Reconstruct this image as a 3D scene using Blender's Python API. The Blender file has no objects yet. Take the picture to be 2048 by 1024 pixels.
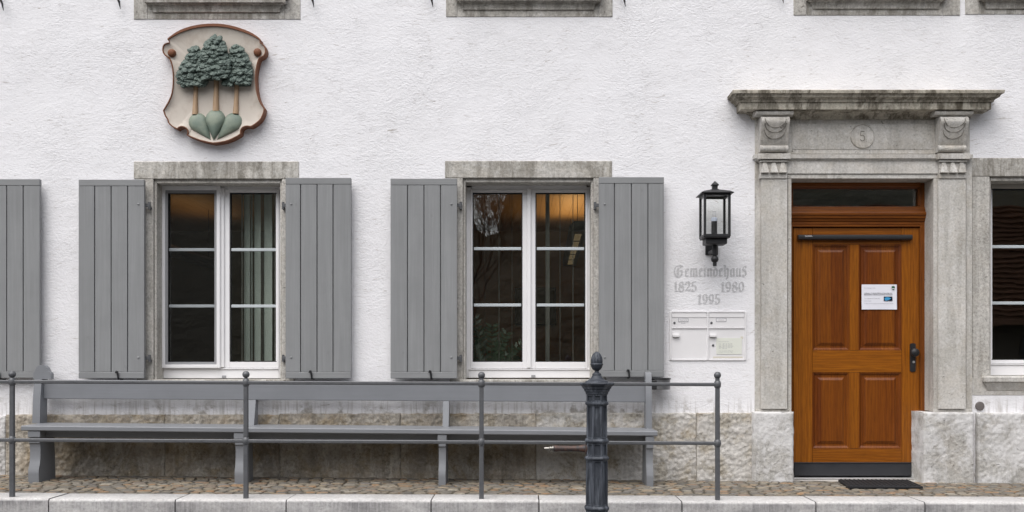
import bpy, bmesh, math, random
from mathutils import Vector, Matrix, noise as mnoise
random.seed(11)
scene = bpy.context.scene
col = scene.collection
PI = math.pi

# ------------------------------------------------------------------ camera
D = 8.5                      # metres from the camera to the plaster face
EYE = 0.96                   # eye height above the paving at the door
cam_d = bpy.data.cameras.new("camera")
cam = bpy.data.objects.new("camera", cam_d)
col.objects.link(cam)
cam.location = (0.0, -D, EYE)
cam.rotation_euler = (PI / 2, 0, 0)
cam_d.sensor_width = 36.0
cam_d.lens = 36.0 * 2125.0 / 2048.0
cam_d.shift_x = -16.0 / 2048.0
cam_d.shift_y = 208.0 / 2048.0
cam_d.clip_start = 0.05
cam_d.clip_end = 2000.0
scene.camera = cam

# ------------------------------------------------------------------ sky, sun, exposure
SUN_DIR = Vector((-0.26, -0.50, 0.95)).normalized()     # from the scene towards the sun
world = bpy.data.worlds.new("World")
scene.world = world
world.use_nodes = True
wt = world.node_tree
wt.nodes.clear()
sky = wt.nodes.new("ShaderNodeTexSky")
sky.sky_type = 'NISHITA'
sky.sun_disc = False
sky.sun_elevation = math.asin(SUN_DIR.z)
sky.sun_rotation = math.atan2(SUN_DIR.x, SUN_DIR.y)
sky.altitude = 500
sky.air_density = 1.0
sky.dust_density = 4.0
sky.ozone_density = 1.0
hs = wt.nodes.new("ShaderNodeHueSaturation")            # an overcast sky is nearly grey
hs.inputs['Saturation'].default_value = 0.28
bg = wt.nodes.new("ShaderNodeBackground")
bg.inputs['Strength'].default_value = 0.15
wo = wt.nodes.new("ShaderNodeOutputWorld")
wt.links.new(sky.outputs['Color'], hs.inputs['Color'])
wt.links.new(hs.outputs['Color'], bg.inputs['Color'])
wt.links.new(bg.outputs['Background'], wo.inputs['Surface'])

sun_d = bpy.data.lights.new("sun", 'SUN')
sun_d.energy = 1.3
sun_d.angle = math.radians(70)
sun_d.color = (1.0, 0.97, 0.93)
sun = bpy.data.objects.new("sun", sun_d)
col.objects.link(sun)
sun.rotation_euler = (-SUN_DIR).to_track_quat('-Z', 'Y').to_euler()

scene.view_settings.view_transform = 'Standard'
scene.view_settings.look = 'None'
scene.view_settings.gamma = 1.0
scene.view_settings.use_curve_mapping = False
scene.view_settings.exposure = 0.72


# ------------------------------------------------------------------ measuring: photo pixel (2048 wide) at d metres in front of the wall
def X(px, d=0.0): return (px - 1040.0) / 250.0 * (D - d) / D
def Z(py, d=0.0): return EYE + (720.0 - py) / 250.0 * (D - d) / D

def z_ground(x, d):
    zw = 0.01264 - 0.0085 * x
    zk = 0.0118 - 0.00374 * x
    t = min(max(d / 1.07, 0), 1)
    return zw + (zk - zw) * t


# ------------------------------------------------------------------ node helper
class NT:
    def __init__(s, name):
        s.m = bpy.data.materials.new(name)
        s.m.use_nodes = True
        s.t = s.m.node_tree
        s.t.nodes.clear()
        s.out = s.t.nodes.new("ShaderNodeOutputMaterial")
        s.tc = s.t.nodes.new("ShaderNodeTexCoord")
        s.obj = s.tc.outputs['Object']
    def n(s, typ, **kw):
        nd = s.t.nodes.new("ShaderNode" + typ)
        for k, v in kw.items(): setattr(nd, k, v)
        return nd
    def put(s, sock, v):
        if hasattr(v, 'is_output') or isinstance(v, bpy.types.NodeSocket): s.t.links.new(v, sock)
        elif isinstance(v, (tuple, list)):
            v = tuple(v)
            if len(sock.default_value) == 4 and len(v) == 3: v = v + (1,)
            sock.default_value = v
        else: sock.default_value = v
    def map(s, scale=(1, 1, 1), rot=(0, 0, 0), loc=(0, 0, 0), vec=None):
        nd = s.n("Mapping")
        s.put(nd.inputs['Vector'], vec or s.obj)
        nd.inputs['Scale'].default_value = scale
        nd.inputs['Rotation'].default_value = rot
        s.put(nd.inputs['Location'], loc)
        return nd.outputs[0]
    def noise(s, scale, detail=3, rough=0.55, dist=0.0, vec=None, typ='FBM'):
        nd = s.n("TexNoise")
        nd.noise_type = typ
        s.put(nd.inputs['Vector'], vec or s.obj)
        nd.inputs['Scale'].default_value = scale
        nd.inputs['Detail'].default_value = detail
        nd.inputs['Roughness'].default_value = rough
        nd.inputs['Distortion'].default_value = dist
        return nd.outputs[0]
    def voro(s, scale, vec=None, feature='F1', out='Distance', rnd=1.0):
        nd = s.n("TexVoronoi", feature=feature)
        s.put(nd.inputs['Vector'], vec or s.obj)
        nd.inputs['Scale'].default_value = scale
        nd.inputs['Randomness'].default_value = rnd
        return nd.outputs[out]
    def ramp(s, f, stops, interp='LINEAR'):
        nd = s.n("ValToRGB")
        cr = nd.color_ramp
        cr.interpolation = interp
        while len(cr.elements) < len(stops): cr.elements.new(0.5)
        for e, (p, c) in zip(cr.elements, stops):
            e.position = p
            e.color = (c, c, c, 1) if isinstance(c, (int, float)) else tuple(c) + (1,)
        s.put(nd.inputs[0], f)
        return nd.outputs[0]
    def mix(s, f, a, b, mode='MIX'):
        nd = s.n("Mix", data_type='RGBA', blend_type=mode)
        s.put(nd.inputs[0], f); s.put(nd.inputs[6], a); s.put(nd.inputs[7], b)
        return nd.outputs[2]
    def math(s, op, a, b=0.0, c=None):
        nd = s.n("Math", operation=op)
        s.put(nd.inputs[0], a); s.put(nd.inputs[1], b)
        if c is not None: s.put(nd.inputs[2], c)
        return nd.outputs[0]
    def sep(s, vec=None):
        nd = s.n("SeparateXYZ"); s.put(nd.inputs[0], vec or s.obj); return nd.outputs
    def bump(s, h, strength=0.5, dist=0.01, normal=None):
        nd = s.n("Bump")
        nd.inputs['Strength'].default_value = strength
        nd.inputs['Distance'].default_value = dist
        s.put(nd.inputs['Height'], h)
        if normal: s.put(nd.inputs['Normal'], normal)
        return nd.outputs[0]
    def principled(s, color, rough=0.6, metal=0.0, normal=None, spec=0.5, **kw):
        nd = s.n("BsdfPrincipled")
        s.put(nd.inputs['Base Color'], color); s.put(nd.inputs['Roughness'], rough)
        s.put(nd.inputs['Metallic'], metal); s.put(nd.inputs['Specular IOR Level'], spec)
        if normal: s.put(nd.inputs['Normal'], normal)
        for k, v in kw.items(): s.put(nd.inputs[k.replace('_', ' ')], v)
        s.t.links.new(nd.outputs[0], s.out.inputs['Surface'])
        return s.m

def srgb(r, g, b):
    f = lambda c: c / 12.92 if c <= 0.04045 else ((c + 0.055) / 1.055) ** 2.4
    return (f(r / 255), f(g / 255), f(b / 255))


# ------------------------------------------------------------------ materials
def plaster_height(n):
    warp = n.noise(1.6, 2, 0.5)
    v = n.n("VectorMath", operation='MULTIPLY_ADD')
    n.put(v.inputs[0], warp); v.inputs[1].default_value = (0.0, 0.0, 0.30); n.put(v.inputs[2], n.obj)
    w = v.outputs[0]
    a = n.noise(1.0, 5, 0.66, 0.5, n.map((12, 6, 27), (0, math.radians(9), 0), vec=w))
    b = n.noise(1.0, 4, 0.65, 0.7, n.map((30, 12, 44), (0, math.radians(-18), 0), vec=w))
    g = n.noise(62.0, 5, 0.7, 0.3, n.map((0.8, 1, 1.25)))
    ridge = n.math('ABSOLUTE', n.math('SUBTRACT', n.noise(1.0, 4, 0.6, 0.5, n.map((8, 5, 34), (0, math.radians(12), 0), (3, 1, 2), vec=w)), 0.5))
    crack = n.ramp(ridge, [(0.0, 0.0), (0.030, 1.0)])
    gate = n.ramp(n.noise(4.5, 4, 0.65), [(0.47, 0.0), (0.62, 1.0)])
    gate = n.math('MULTIPLY', gate, n.ramp(b, [(0.40, 0.0), (0.55, 1.0)]))
    crackg = n.math('SUBTRACT', 1.0, n.math('MULTIPLY', n.math('SUBTRACT', 1.0, crack), gate))
    h = n.math('ADD', n.math('MULTIPLY', a, 0.38), n.math('MULTIPLY', b, 0.62))
    h = n.math('ADD', h, n.math('MULTIPLY', g, 0.55))
    h = n.math('ADD', h, n.math('MULTIPLY', crackg, 0.22))
    return h, crackg, b

def make_plaster(name, white):
    n = NT(name)
    h, crack, b = plaster_height(n)
    big = n.noise(0.7, 3, 0.55)
    wv = n.n("VectorMath", operation='MULTIPLY_ADD')
    n.put(wv.inputs[0], n.noise(1.3, 2, 0.5)); wv.inputs[1].default_value = (0.0, 0.0, 0.35); n.put(wv.inputs[2], n.obj)
    w_ = wv.outputs[0]
    c = n.mix(n.ramp(big, [(0.35, 0.0), (0.7, 1.0)]), white, tuple(k * 0.975 for k in white))
    vs_ = n.ramp(n.noise(1.0, 4, 0.6, 0.2, n.map((3.2, 3.2, 0.35), loc=(2, 0, 4))), [(0.50, 0.0), (0.70, 1.0)])
    c = n.mix(n.math('MULTIPLY', vs_, 0.045), c, (0.62, 0.60, 0.57))
    pit = n.ramp(n.noise(36.0, 3, 0.6, 0.8, n.map((0.28, 1, 2.0), (0, math.radians(15), 0), vec=w_)), [(0.335, 1.0), (0.375, 0.0)])
    pg = n.ramp(n.noise(5.5, 4, 0.65, 0.3, n.map(loc=(5, 5, 5))), [(0.46, 0.25), (0.64, 1.0)])
    c = n.mix(n.math('MULTIPLY', n.math('MULTIPLY', pit, pg), 0.70), c, (0.43, 0.39, 0.36))
    c = n.mix(n.math('MULTIPLY', n.math('SUBTRACT', 1.0, crack), 0.28), c, (0.46, 0.42, 0.39))
    # splash dirt just above the stone plinth, in vertical runs
    z = n.sep()[2]
    low = n.ramp(z, [(0.0, 1.0), (0.57, 1.0), (0.68, 0.0)])
    run = n.ramp(n.noise(1.0, 4, 0.6, 0.3, n.map((38, 38, 2.2))), [(0.50, 0.0), (0.64, 1.0)])
    bl = n.ramp(n.noise(5.0, 4, 0.65), [(0.54, 0.0), (0.63, 1.0)])
    c = n.mix(n.math('MULTIPLY', n.math('MULTIPLY', low, n.math('MAXIMUM', n.math('MULTIPLY', run, 0.6), bl)), 0.75), c, (0.27, 0.24, 0.20))
    return n.principled(c, 0.9, normal=n.bump(n.math('MULTIPLY', h, n.ramp(n.noise(1.4, 3, 0.6), [(0.38, 0.45), (0.66, 1.0)])), 0.72, 0.015), spec=0.2)

M = {}
M['plaster'] = make_plaster('white_plaster', (0.83, 0.82, 0.838))
n = NT('lettering_paint')
h, crack, b = plaster_height(n)
wear = n.ramp(n.noise(55, 4, 0.7), [(0.38, 0.0), (0.60, 1.0)])
M['letter'] = n.principled(n.mix(wear, (0.47, 0.465, 0.475), (0.62, 0.61, 0.62)), 0.9, normal=n.bump(h, 0.5, 0.012), spec=0.2)

def make_stone(name, light, dark, streak=0.6, ochre=0.15, pits=0.6, bump=0.5, streak_col=(0.16, 0.145, 0.12), lime=0.0, patch=0.5, smudge=0.0, mottle=0.35, blot=0.0, front_dark=0.0):
    n = NT(name)
    oi = n.n("ObjectInfo")
    off = n.n("CombineXYZ"); n.put(off.inputs[0], n.math('MULTIPLY', oi.outputs['Random'], 17.0))
    v = n.map(loc=off.outputs[0])
    p = n.ramp(n.noise(2.6, 5, 0.62, 0.3, v), [(0.32, 0.0), (0.68, 1.0)])
    c = n.mix(n.math('MULTIPLY', p, patch), light, dark)
    fine = n.noise(60.0, 4, 0.7, 0.2, v)
    c = n.mix(n.ramp(fine, [(0.32, 0.55), (0.56, 0.0)]), c, tuple(k * 0.55 for k in dark))
    grain = n.noise(34.0, 5, 0.72, 0.4, n.map(loc=(1, 6, 3), vec=v))
    c = n.mix(n.ramp(grain, [(0.30, mottle), (0.50, 0.0)]), c, tuple(k * 0.42 for k in dark))
    c = n.mix(n.ramp(n.noise(34.0, 3, 0.7, 0.2, v), [(0.52, 0.0), (0.75, 0.45)]), c, tuple(min(k * 1.35, 0.75) for k in light))
    if ochre:
        o = n.ramp(n.noise(4.3, 4, 0.65, 0.4, n.map(loc=(4, 1, 7), vec=v)), [(0.46, 0.0), (0.68, 1.0)])
        c = n.mix(n.math('MULTIPLY', o, ochre), c, (0.36, 0.26, 0.14))
    if lime:
        o = n.ramp(n.noise(4.6, 6, 0.72, 0.5, n.map(loc=(9, 3, 2), vec=v)), [(0.42, 0.0), (0.53, 1.0)])
        c = n.mix(n.math('MULTIPLY', o, lime), c, (0.70, 0.69, 0.69))
    if streak:
        st = n.noise(1.0, 4, 0.62, 0.25, n.map((15, 15, 1.3), vec=v))
        gate = n.ramp(n.noise(2.1, 2, 0.5, 0, v), [(0.35, 0.2), (0.62, 1.0)])
        f = n.math('MULTIPLY', n.ramp(st, [(0.46, 0.0), (0.60, 1.0)]), gate)
        f = n.math('MULTIPLY', f, n.ramp(fine, [(0.30, 1.0), (0.70, 0.55)]))
        c = n.mix(n.math('MULTIPLY', f, streak), c, streak_col)
    if blot:
        bt = n.ramp(n.noise(1.0, 5, 0.7, 0.4, n.map((6.5, 6.5, 2.6), loc=(6, 2, 9), vec=v)), [(0.48, 0.0), (0.55, 1.0)])
        bt = n.math('MULTIPLY', bt, n.ramp(n.noise(1.0, 4, 0.7, 0.2, n.map((70, 70, 9), vec=v)), [(0.36, 1.0), (0.60, 0.55)]))
        c = n.mix(n.math('MULTIPLY', bt, blot), c, streak_col)
    if front_dark:                     # darkens the upright faces by their normal, deeper in long blotches
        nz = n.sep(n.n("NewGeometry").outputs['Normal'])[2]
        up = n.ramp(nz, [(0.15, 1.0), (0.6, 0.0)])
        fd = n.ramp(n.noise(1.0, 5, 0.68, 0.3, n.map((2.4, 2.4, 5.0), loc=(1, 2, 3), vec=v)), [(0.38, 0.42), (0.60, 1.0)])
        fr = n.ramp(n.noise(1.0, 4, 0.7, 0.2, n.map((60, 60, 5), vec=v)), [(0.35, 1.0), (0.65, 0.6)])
        c = n.mix(n.math('MULTIPLY', n.math('MULTIPLY', up, n.math('MULTIPLY', fd, fr)), front_dark), c, (0.11, 0.105, 0.11))
    if smudge:
        sm = n.ramp(n.noise(1.7, 5, 0.7, 0.3, n.map(loc=(2, 8, 5), vec=v)), [(0.50, 0.0), (0.70, 1.0)])
        c = n.mix(n.math('MULTIPLY', sm, smudge), c, (0.10, 0.10, 0.11))
    pit = n.ramp(n.noise(26.0, 4, 0.75, 0.8, n.map((0.8, 1, 1.3), vec=v)), [(0.29, 1.0), (0.36, 0.0)])
    c = n.mix(n.math('MULTIPLY', pit, pits), c, (0.13, 0.115, 0.10))
    hgt = n.math('ADD', n.math('MULTIPLY', fine, 0.5), n.math('MULTIPLY', n.math('SUBTRACT', 1.0, pit), 0.8))
    hgt = n.math('ADD', hgt, n.math('MULTIPLY', n.noise(14.0, 4, 0.6, 0, v), 0.8))
    hgt = n.math('ADD', hgt, n.math('MULTIPLY', grain, 0.9))
    return n.principled(c, 0.88, normal=n.bump(hgt, bump, 0.006), spec=0.25)

M['stone'] = make_stone('limestone', (0.63, 0.605, 0.565), (0.44, 0.418, 0.38), streak=0.36, ochre=0.18, pits=0.9, mottle=0.16, patch=0.85, lime=0.15, blot=0.10)
M['stone_sill'] = make_stone('weathered_limestone', (0.64, 0.615, 0.575), (0.37, 0.35, 0.31), streak=0.78, ochre=0.10, pits=0.7, bump=0.8, patch=0.75, mottle=0.4, blot=0.6)
M['stone_cornice'] = make_stone('stained_limestone', (0.60, 0.555, 0.475), (0.42, 0.385, 0.315), streak=0.85, ochre=0.12, pits=0.4, streak_col=(0.075, 0.062, 0.042), mottle=0.3, blot=0.85)
M['stone_jamb'] = make_stone('rough_limestone', (0.58, 0.555, 0.52), (0.37, 0.352, 0.32), streak=0.45, ochre=0.10, pits=0.75, bump=0.9, mottle=0.5)
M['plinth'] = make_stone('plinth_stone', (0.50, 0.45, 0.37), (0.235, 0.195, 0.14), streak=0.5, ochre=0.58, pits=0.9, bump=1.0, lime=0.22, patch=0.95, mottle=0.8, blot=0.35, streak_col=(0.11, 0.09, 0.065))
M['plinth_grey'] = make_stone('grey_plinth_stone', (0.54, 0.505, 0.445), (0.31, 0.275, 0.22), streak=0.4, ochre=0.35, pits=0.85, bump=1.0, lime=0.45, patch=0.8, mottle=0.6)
M['plinth_white'] = make_stone('limewashed_stone', (0.54, 0.525, 0.50), (0.43, 0.415, 0.39), streak=0.30, ochre=0.12, pits=0.9, bump=1.0, lime=0.72, patch=0.8, mottle=0.6, smudge=0.12)
M['kerb'] = make_stone('kerb_granite', (0.62, 0.605, 0.59), (0.48, 0.465, 0.455), streak=0.25, ochre=0.05, pits=0.3, bump=0.4, streak_col=(0.14, 0.13, 0.135), patch=0.7, smudge=0.12, mottle=0.2, front_dark=0.85)
M['mortar'] = make_stone('mortar', (0.46, 0.43, 0.38), (0.33, 0.30, 0.26), streak=0.0, ochre=0.2, pits=0.6, bump=0.8)

def make_paint(name, colr, rough=0.5, grain=None, var=0.12, dirt=0.2, spec=0.4, bump=0.15):
    n = NT(name)
    oi = n.n("ObjectInfo")
    sc = {'z': (70, 70, 1.6), 'x': (1.6, 70, 70), None: (9, 9, 9)}[grain]
    off = n.n("CombineXYZ"); n.put(off.inputs[0], n.math('MULTIPLY', oi.outputs['Random'], 9.0))
    g = n.noise(1.0, 4, 0.62, 0.4, n.map(sc, loc=off.outputs[0]))
    big = n.noise(2.5, 4, 0.6, 0.0, n.map(loc=off.outputs[0]))
    lo = tuple(k * (1 - var) for k in colr); hi = tuple(min(k * (1 + var), 0.9) for k in colr)
    c = n.mix(g, lo, hi)
    r1 = n.math('ADD', n.math('MULTIPLY', oi.outputs['Random'], 0.10), 0.95)
    c = n.mix(1.0, c, n.ramp(n.math('SUBTRACT', r1, 0.0), [(0.90, 0.92), (1.0, 1.0)]), 'MULTIPLY')
    c = n.mix(n.math('MULTIPLY', n.ramp(big, [(0.45, 0.0), (0.72, 1.0)]), dirt), c, tuple(k * 0.6 for k in colr))
    if grain == 'z':
        rn = n.ramp(n.noise(1.0, 4, 0.65, 0.2, n.map((26, 26, 0.9), loc=off.outputs[0])), [(0.48, 0.0), (0.70, 1.0)])
        c = n.mix(n.math('MULTIPLY', rn, 0.30), c, tuple(k * 1.35 for k in colr))
        kn = n.ramp(n.voro(5.5, n.map((1, 1, 0.7), loc=off.outputs[0])), [(0.035, 1.0), (0.075, 0.0)])
        c = n.mix(n.math('MULTIPLY', kn, 0.22), c, tuple(k * 0.6 for k in colr))
    sp = n.ramp(n.noise(48, 3, 0.7), [(0.66, 0.0), (0.72, 1.0)])
    c = n.mix(n.math('MULTIPLY', sp, dirt * 0.8), c, tuple(min(1, k * 1.5) for k in colr))
    return n.principled(c, n.ramp(g, [(0.3, rough - 0.06), (0.7, rough + 0.1)]), normal=n.bump(g, bump, 0.002), spec=spec)

M['shutter'] = make_paint('grey_shutter_paint', (0.238, 0.242, 0.246), 0.55, 'z', 0.14, 0.26, bump=0.5)
M['shutter_x'] = make_paint('grey_rail_paint', (0.238, 0.242, 0.246), 0.55, 'x', 0.14, 0.26, bump=0.5)
M['bench'] = make_paint('grey_bench_paint', (0.200, 0.207, 0.222), 0.42, 'x', 0.08, 0.22, bump=0.2)
M['white'] = make_paint('white_window_lacquer', (0.82, 0.81, 0.82), 0.35, None, 0.03, 0.05, bump=0.02)
M['spacer'] = make_paint('pale_grey_glazing_bar', (0.52, 0.56, 0.58), 0.35, None, 0.03, 0.05, bump=0.0)
M['screenframe'] = make_paint('grey_screen_frame', (0.30, 0.30, 0.31), 0.5, None, 0.04, 0.05, bump=0.0)
M['seal'] = make_paint('black_seal', (0.015, 0.015, 0.015), 0.6, None, 0.05, 0.0, bump=0.0)
M['mailbox'] = make_paint('cream_mailbox_lacquer', (0.77, 0.755, 0.76), 0.4, None, 0.03, 0.08, bump=0.02)
M['blackmetal'] = make_paint('black_wrought_iron', (0.018, 0.018, 0.020), 0.45, None, 0.25, 0.2, bump=0.3)
M['mat'] = make_paint('black_rubber', (0.014, 0.014, 0.016), 0.75, None, 0.3, 0.2, bump=0.5)
M['kick'] = make_paint('dark_kick_plate', (0.030, 0.031, 0.036), 0.5, None, 0.2, 0.2, bump=0.2)
M['alu'] = NT('aluminium').principled((0.72, 0.72, 0.73), 0.35, 0.9)
n = NT('brushed_steel')
g = n.noise(1.0, 3, 0.6, 0, n.map((3, 3, 140)))
M['steel'] = n.principled(n.mix(g, (0.16, 0.16, 0.165), (0.30, 0.30, 0.31)), 0.35, 0.8)
M['paper'] = NT('white_paper').principled((0.76, 0.76, 0.82), 0.7, spec=0.2)
M['paper2'] = NT('ivory_paper').principled((0.70, 0.71, 0.64), 0.6, spec=0.3)
M['ink'] = NT('black_ink').principled((0.05, 0.05, 0.06), 0.8, spec=0.1)
M['inkgrey'] = NT('grey_ink').principled((0.22, 0.22, 0.25), 0.8, spec=0.1)
M['inkgreen'] = NT('green_ink').principled((0.01, 0.09, 0.035), 0.8, spec=0.1)
M['inkdark'] = NT('dark_blue_ink').principled((0.012, 0.018, 0.035), 0.8, spec=0.1)
M['inkcyan'] = NT('cyan_ink').principled((0.06, 0.30, 0.55), 0.8, spec=0.1)
M['logo'] = NT('pale_logo_print').principled((0.65, 0.65, 0.68), 0.5)
M['tape'] = NT('yellowed_tape').principled((0.62, 0.585, 0.50), 0.5)

n = NT('forged_rail_paint')
g = n.noise(38, 4, 0.65)
e = n.ramp(n.noise(7, 4, 0.65), [(0.46, 0.0), (0.66, 1.0)])
c = n.mix(g, (0.075, 0.077, 0.083), (0.135, 0.138, 0.146))
c = n.mix(n.math('MULTIPLY', e, 0.35), c, (0.13, 0.13, 0.135))
M['rail'] = n.principled(c, n.ramp(g, [(0.3, 0.36), (0.7, 0.55)]), 0.25, normal=n.bump(g, 0.35, 0.003))

n = NT('worn_cast_iron')
g = n.noise(30, 5, 0.7)
st = n.noise(1.0, 4, 0.65, 0.3, n.map((30, 30, 4)))
c = n.mix(g, (0.022, 0.026, 0.034), (0.055, 0.062, 0.077))
c = n.mix(n.ramp(st, [(0.50, 0.0), (0.72, 0.85)]), c, (0.155, 0.17, 0.20))
c = n.mix(n.ramp(n.noise(9, 5, 0.75, 0.4, n.map(loc=(3, 3, 3))), [(0.63, 0.0), (0.75, 0.5)]), c, (0.10, 0.065, 0.045))
M['iron'] = n.principled(c, n.ramp(g, [(0.3, 0.42), (0.7, 0.62)]), 0.2, normal=n.bump(g, 0.4, 0.003))
n = NT('rusty_spout')
g = n.noise(34, 5, 0.7)
M['rust'] = n.principled(n.mix(n.ramp(g, [(0.40, 0.0), (0.62, 1.0)]), (0.035, 0.033, 0.036), (0.12, 0.060, 0.042)), 0.55, 0.2, normal=n.bump(g, 0.3, 0.003))
n = NT('brass_and_chrome')
M['nozzle'] = n.principled((0.30, 0.285, 0.26), 0.32, 0.9)

def make_wood(name, axis, light, dark, bands=0.0):
    n = NT(name)
    oi = n.n("ObjectInfo")
    off = n.n("CombineXYZ")
    n.put(off.inputs[0], n.math('MULTIPLY', oi.outputs['Random'], 7.3)); n.put(off.inputs[2], n.math('MULTIPLY', oi.outputs['Random'], 3.1))
    v = n.map(loc=off.outputs[0])
    sc = (26, 26, 1.3) if axis == 'z' else (1.3, 26, 26)
    sf = (190, 190, 7) if axis == 'z' else (7, 190, 190)
    g = n.noise(1.0, 4, 0.6, 0.9, n.map(sc, vec=v))
    wv = n.n("TexWave", wave_type='BANDS', bands_direction='X' if axis == 'z' else 'Z')
    n.put(wv.inputs['Vector'], n.map((1, 1, 0.10) if axis == 'z' else (0.10, 1, 1), vec=v))
    wv.inputs['Scale'].default_value = 13; wv.inputs['Distortion'].default_value = 9
    wv.inputs['Detail'].default_value = 3; wv.inputs['Detail Scale'].default_value = 1.3
    f = n.math('ADD', n.math('MULTIPLY', g, 0.80), n.math('MULTIPLY', wv.outputs[1], 0.20))
    c = n.mix(n.ramp(f, [(0.18, 0.0), (0.82, 1.0)]), dark, light)
    pores = n.ramp(n.noise(1.0, 3, 0.7, 0.1, n.map(sf, vec=v)), [(0.36, 1.0), (0.50, 0.0)])
    c = n.mix(n.math('MULTIPLY', pores, 0.40), c, tuple(k * 0.35 for k in dark))
    if bands:
        x = n.sep(v)[0 if axis == 'z' else 2]
        k = n.math('FLOOR', n.math('MULTIPLY', x, 9.5))
        wn = n.n("TexWhiteNoise", noise_dimensions='1D'); n.put(wn.inputs['W'], k)
        c = n.mix(1.0, c, n.ramp(wn.outputs[0], [(0.0, (1 - bands, 1 - bands * 1.35, 1 - bands * 1.2)), (1.0, (1, 1, 1))]), 'MULTIPLY')
    c = n.mix(1.0, c, n.ramp(oi.outputs['Random'], [(0.0, (0.84, 0.80, 0.80)), (1.0, (1.06, 1.06, 1.0))]), 'MULTIPLY')
    return n.principled(c, 0.36, normal=n.bump(pores, -0.12, 0.002), spec=0.30, Coat_Weight=0.06, Coat_Roughness=0.25)
OAK_L, OAK_D = (0.325, 0.107, 0.006), (0.165, 0.045, 0.003)
M['wood_z'] = make_wood('varnished_oak_upright', 'z', OAK_L, OAK_D)
M['wood_x'] = make_wood('varnished_oak_across', 'x', OAK_L, OAK_D)
M['wood_panel'] = make_wood('varnished_oak_panel', 'z', (0.275, 0.083, 0.005), (0.135, 0.035, 0.003), bands=0.36)
M['wood_frame_z'] = make_wood('varnished_oak_frame_upright', 'z', (0.235, 0.070, 0.006), (0.11, 0.028, 0.003))
M['wood_frame_x'] = make_wood('varnished_oak_frame_across', 'x', (0.235, 0.070, 0.006), (0.11, 0.028, 0.003))

def make_glass(name, tint=(0.9, 0.93, 0.9), k=1.0):
    n = NT(name)
    ge = n.n("NewGeometry")
    dp = n.n("VectorMath", operation='DOT_PRODUCT')
    n.put(dp.inputs[0], ge.outputs['Incoming']); n.put(dp.inputs[1], ge.outputs['Normal'])
    c1 = n.math('SUBTRACT', 1.0, n.math('ABSOLUTE', dp.outputs['Value']))
    fr = n.math('ADD', 0.04, n.math('MULTIPLY', n.math('POWER', c1, 5.0), 0.96))
    tr = n.n("BsdfTransparent"); n.put(tr.inputs[0], tint)
    gl = n.n("BsdfGlossy"); gl.inputs['Roughness'].default_value = 0.01
    wob = n.bump(n.noise(2.0, 2, 0.5), 0.05, 0.02); n.put(gl.inputs['Normal'], wob)
    mx = n.n("MixShader")
    n.put(mx.inputs[0], n.math('MULTIPLY', fr, k)); n.put(mx.inputs[1], tr.outputs[0]); n.put(mx.inputs[2], gl.outputs[0])
    n.t.links.new(mx.outputs[0], n.out.inputs['Surface'])
    return n.m
M['glass'] = make_glass('window_glass', (0.95, 0.965, 0.95), 2.6)
M['glass_lamp'] = make_glass('lantern_glass', (0.99, 0.995, 0.99), 0.7)
n = NT('insect_mesh')
tr = n.n("BsdfTransparent"); df = n.n("BsdfDiffuse"); n.put(df.inputs[0], (0.015, 0.015, 0.017))
mx = n.n("MixShader"); mx.inputs[0].default_value = 0.20
n.put(mx.inputs[1], tr.outputs[0]); n.put(mx.inputs[2], df.outputs[0]); n.t.links.new(mx.outputs[0], n.out.inputs['Surface'])
M['mesh'] = n.m

# crest
n = NT('cream_crest_paint')
sm = n.ramp(n.noise(7, 5, 0.7, 0.4), [(0.52, 0.0), (0.72, 1.0)])
c = n.mix(n.math('MULTIPLY', sm, 0.45), (0.56, 0.505, 0.445), (0.34, 0.26, 0.20))
M['cream'] = n.principled(c, 0.6, normal=n.bump(n.noise(40, 3), 0.2, 0.003), spec=0.3)
n = NT('red_brown_crest_paint')
g = n.noise(16, 4, 0.65)
M['redbrown'] = n.principled(n.mix(g, (0.135, 0.050, 0.024), (0.22, 0.090, 0.046)), 0.6, normal=n.bump(g, 0.25, 0.004), spec=0.3)
n = NT('dark_green_crest_paint')
g = n.noise(28, 4, 0.65); gg = n.noise(1.0, 3, 0.6, 0.6, n.map((60, 60, 22)))
c = n.mix(n.ramp(g, [(0.35, 0.0), (0.65, 1.0)]), (0.070, 0.098, 0.086), (0.135, 0.172, 0.150))
c = n.mix(n.ramp(gg, [(0.60, 0.0), (0.75, 0.5)]), c, (0.21, 0.25, 0.225))
M['crown'] = n.principled(c, 0.55, normal=n.bump(gg, 0.8, 0.006), spec=0.35)
n = NT('pale_green_crest_paint')
g = n.noise(8, 4, 0.65)
c = n.mix(n.ramp(g, [(0.4, 0.0), (0.65, 1.0)]), (0.155, 0.200, 0.165), (0.24, 0.275, 0.215))
M['mound'] = n.principled(c, 0.5, normal=n.bump(g, 0.1, 0.004), spec=0.4)
n = NT('tan_crest_paint')
g = n.noise(1.0, 4, 0.65, 0.3, n.map((60, 60, 9)))
M['trunkpaint'] = n.principled(n.mix(g, (0.30, 0.19, 0.11), (0.50, 0.35, 0.22)), 0.6, normal=n.bump(g, 0.4, 0.004))

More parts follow.
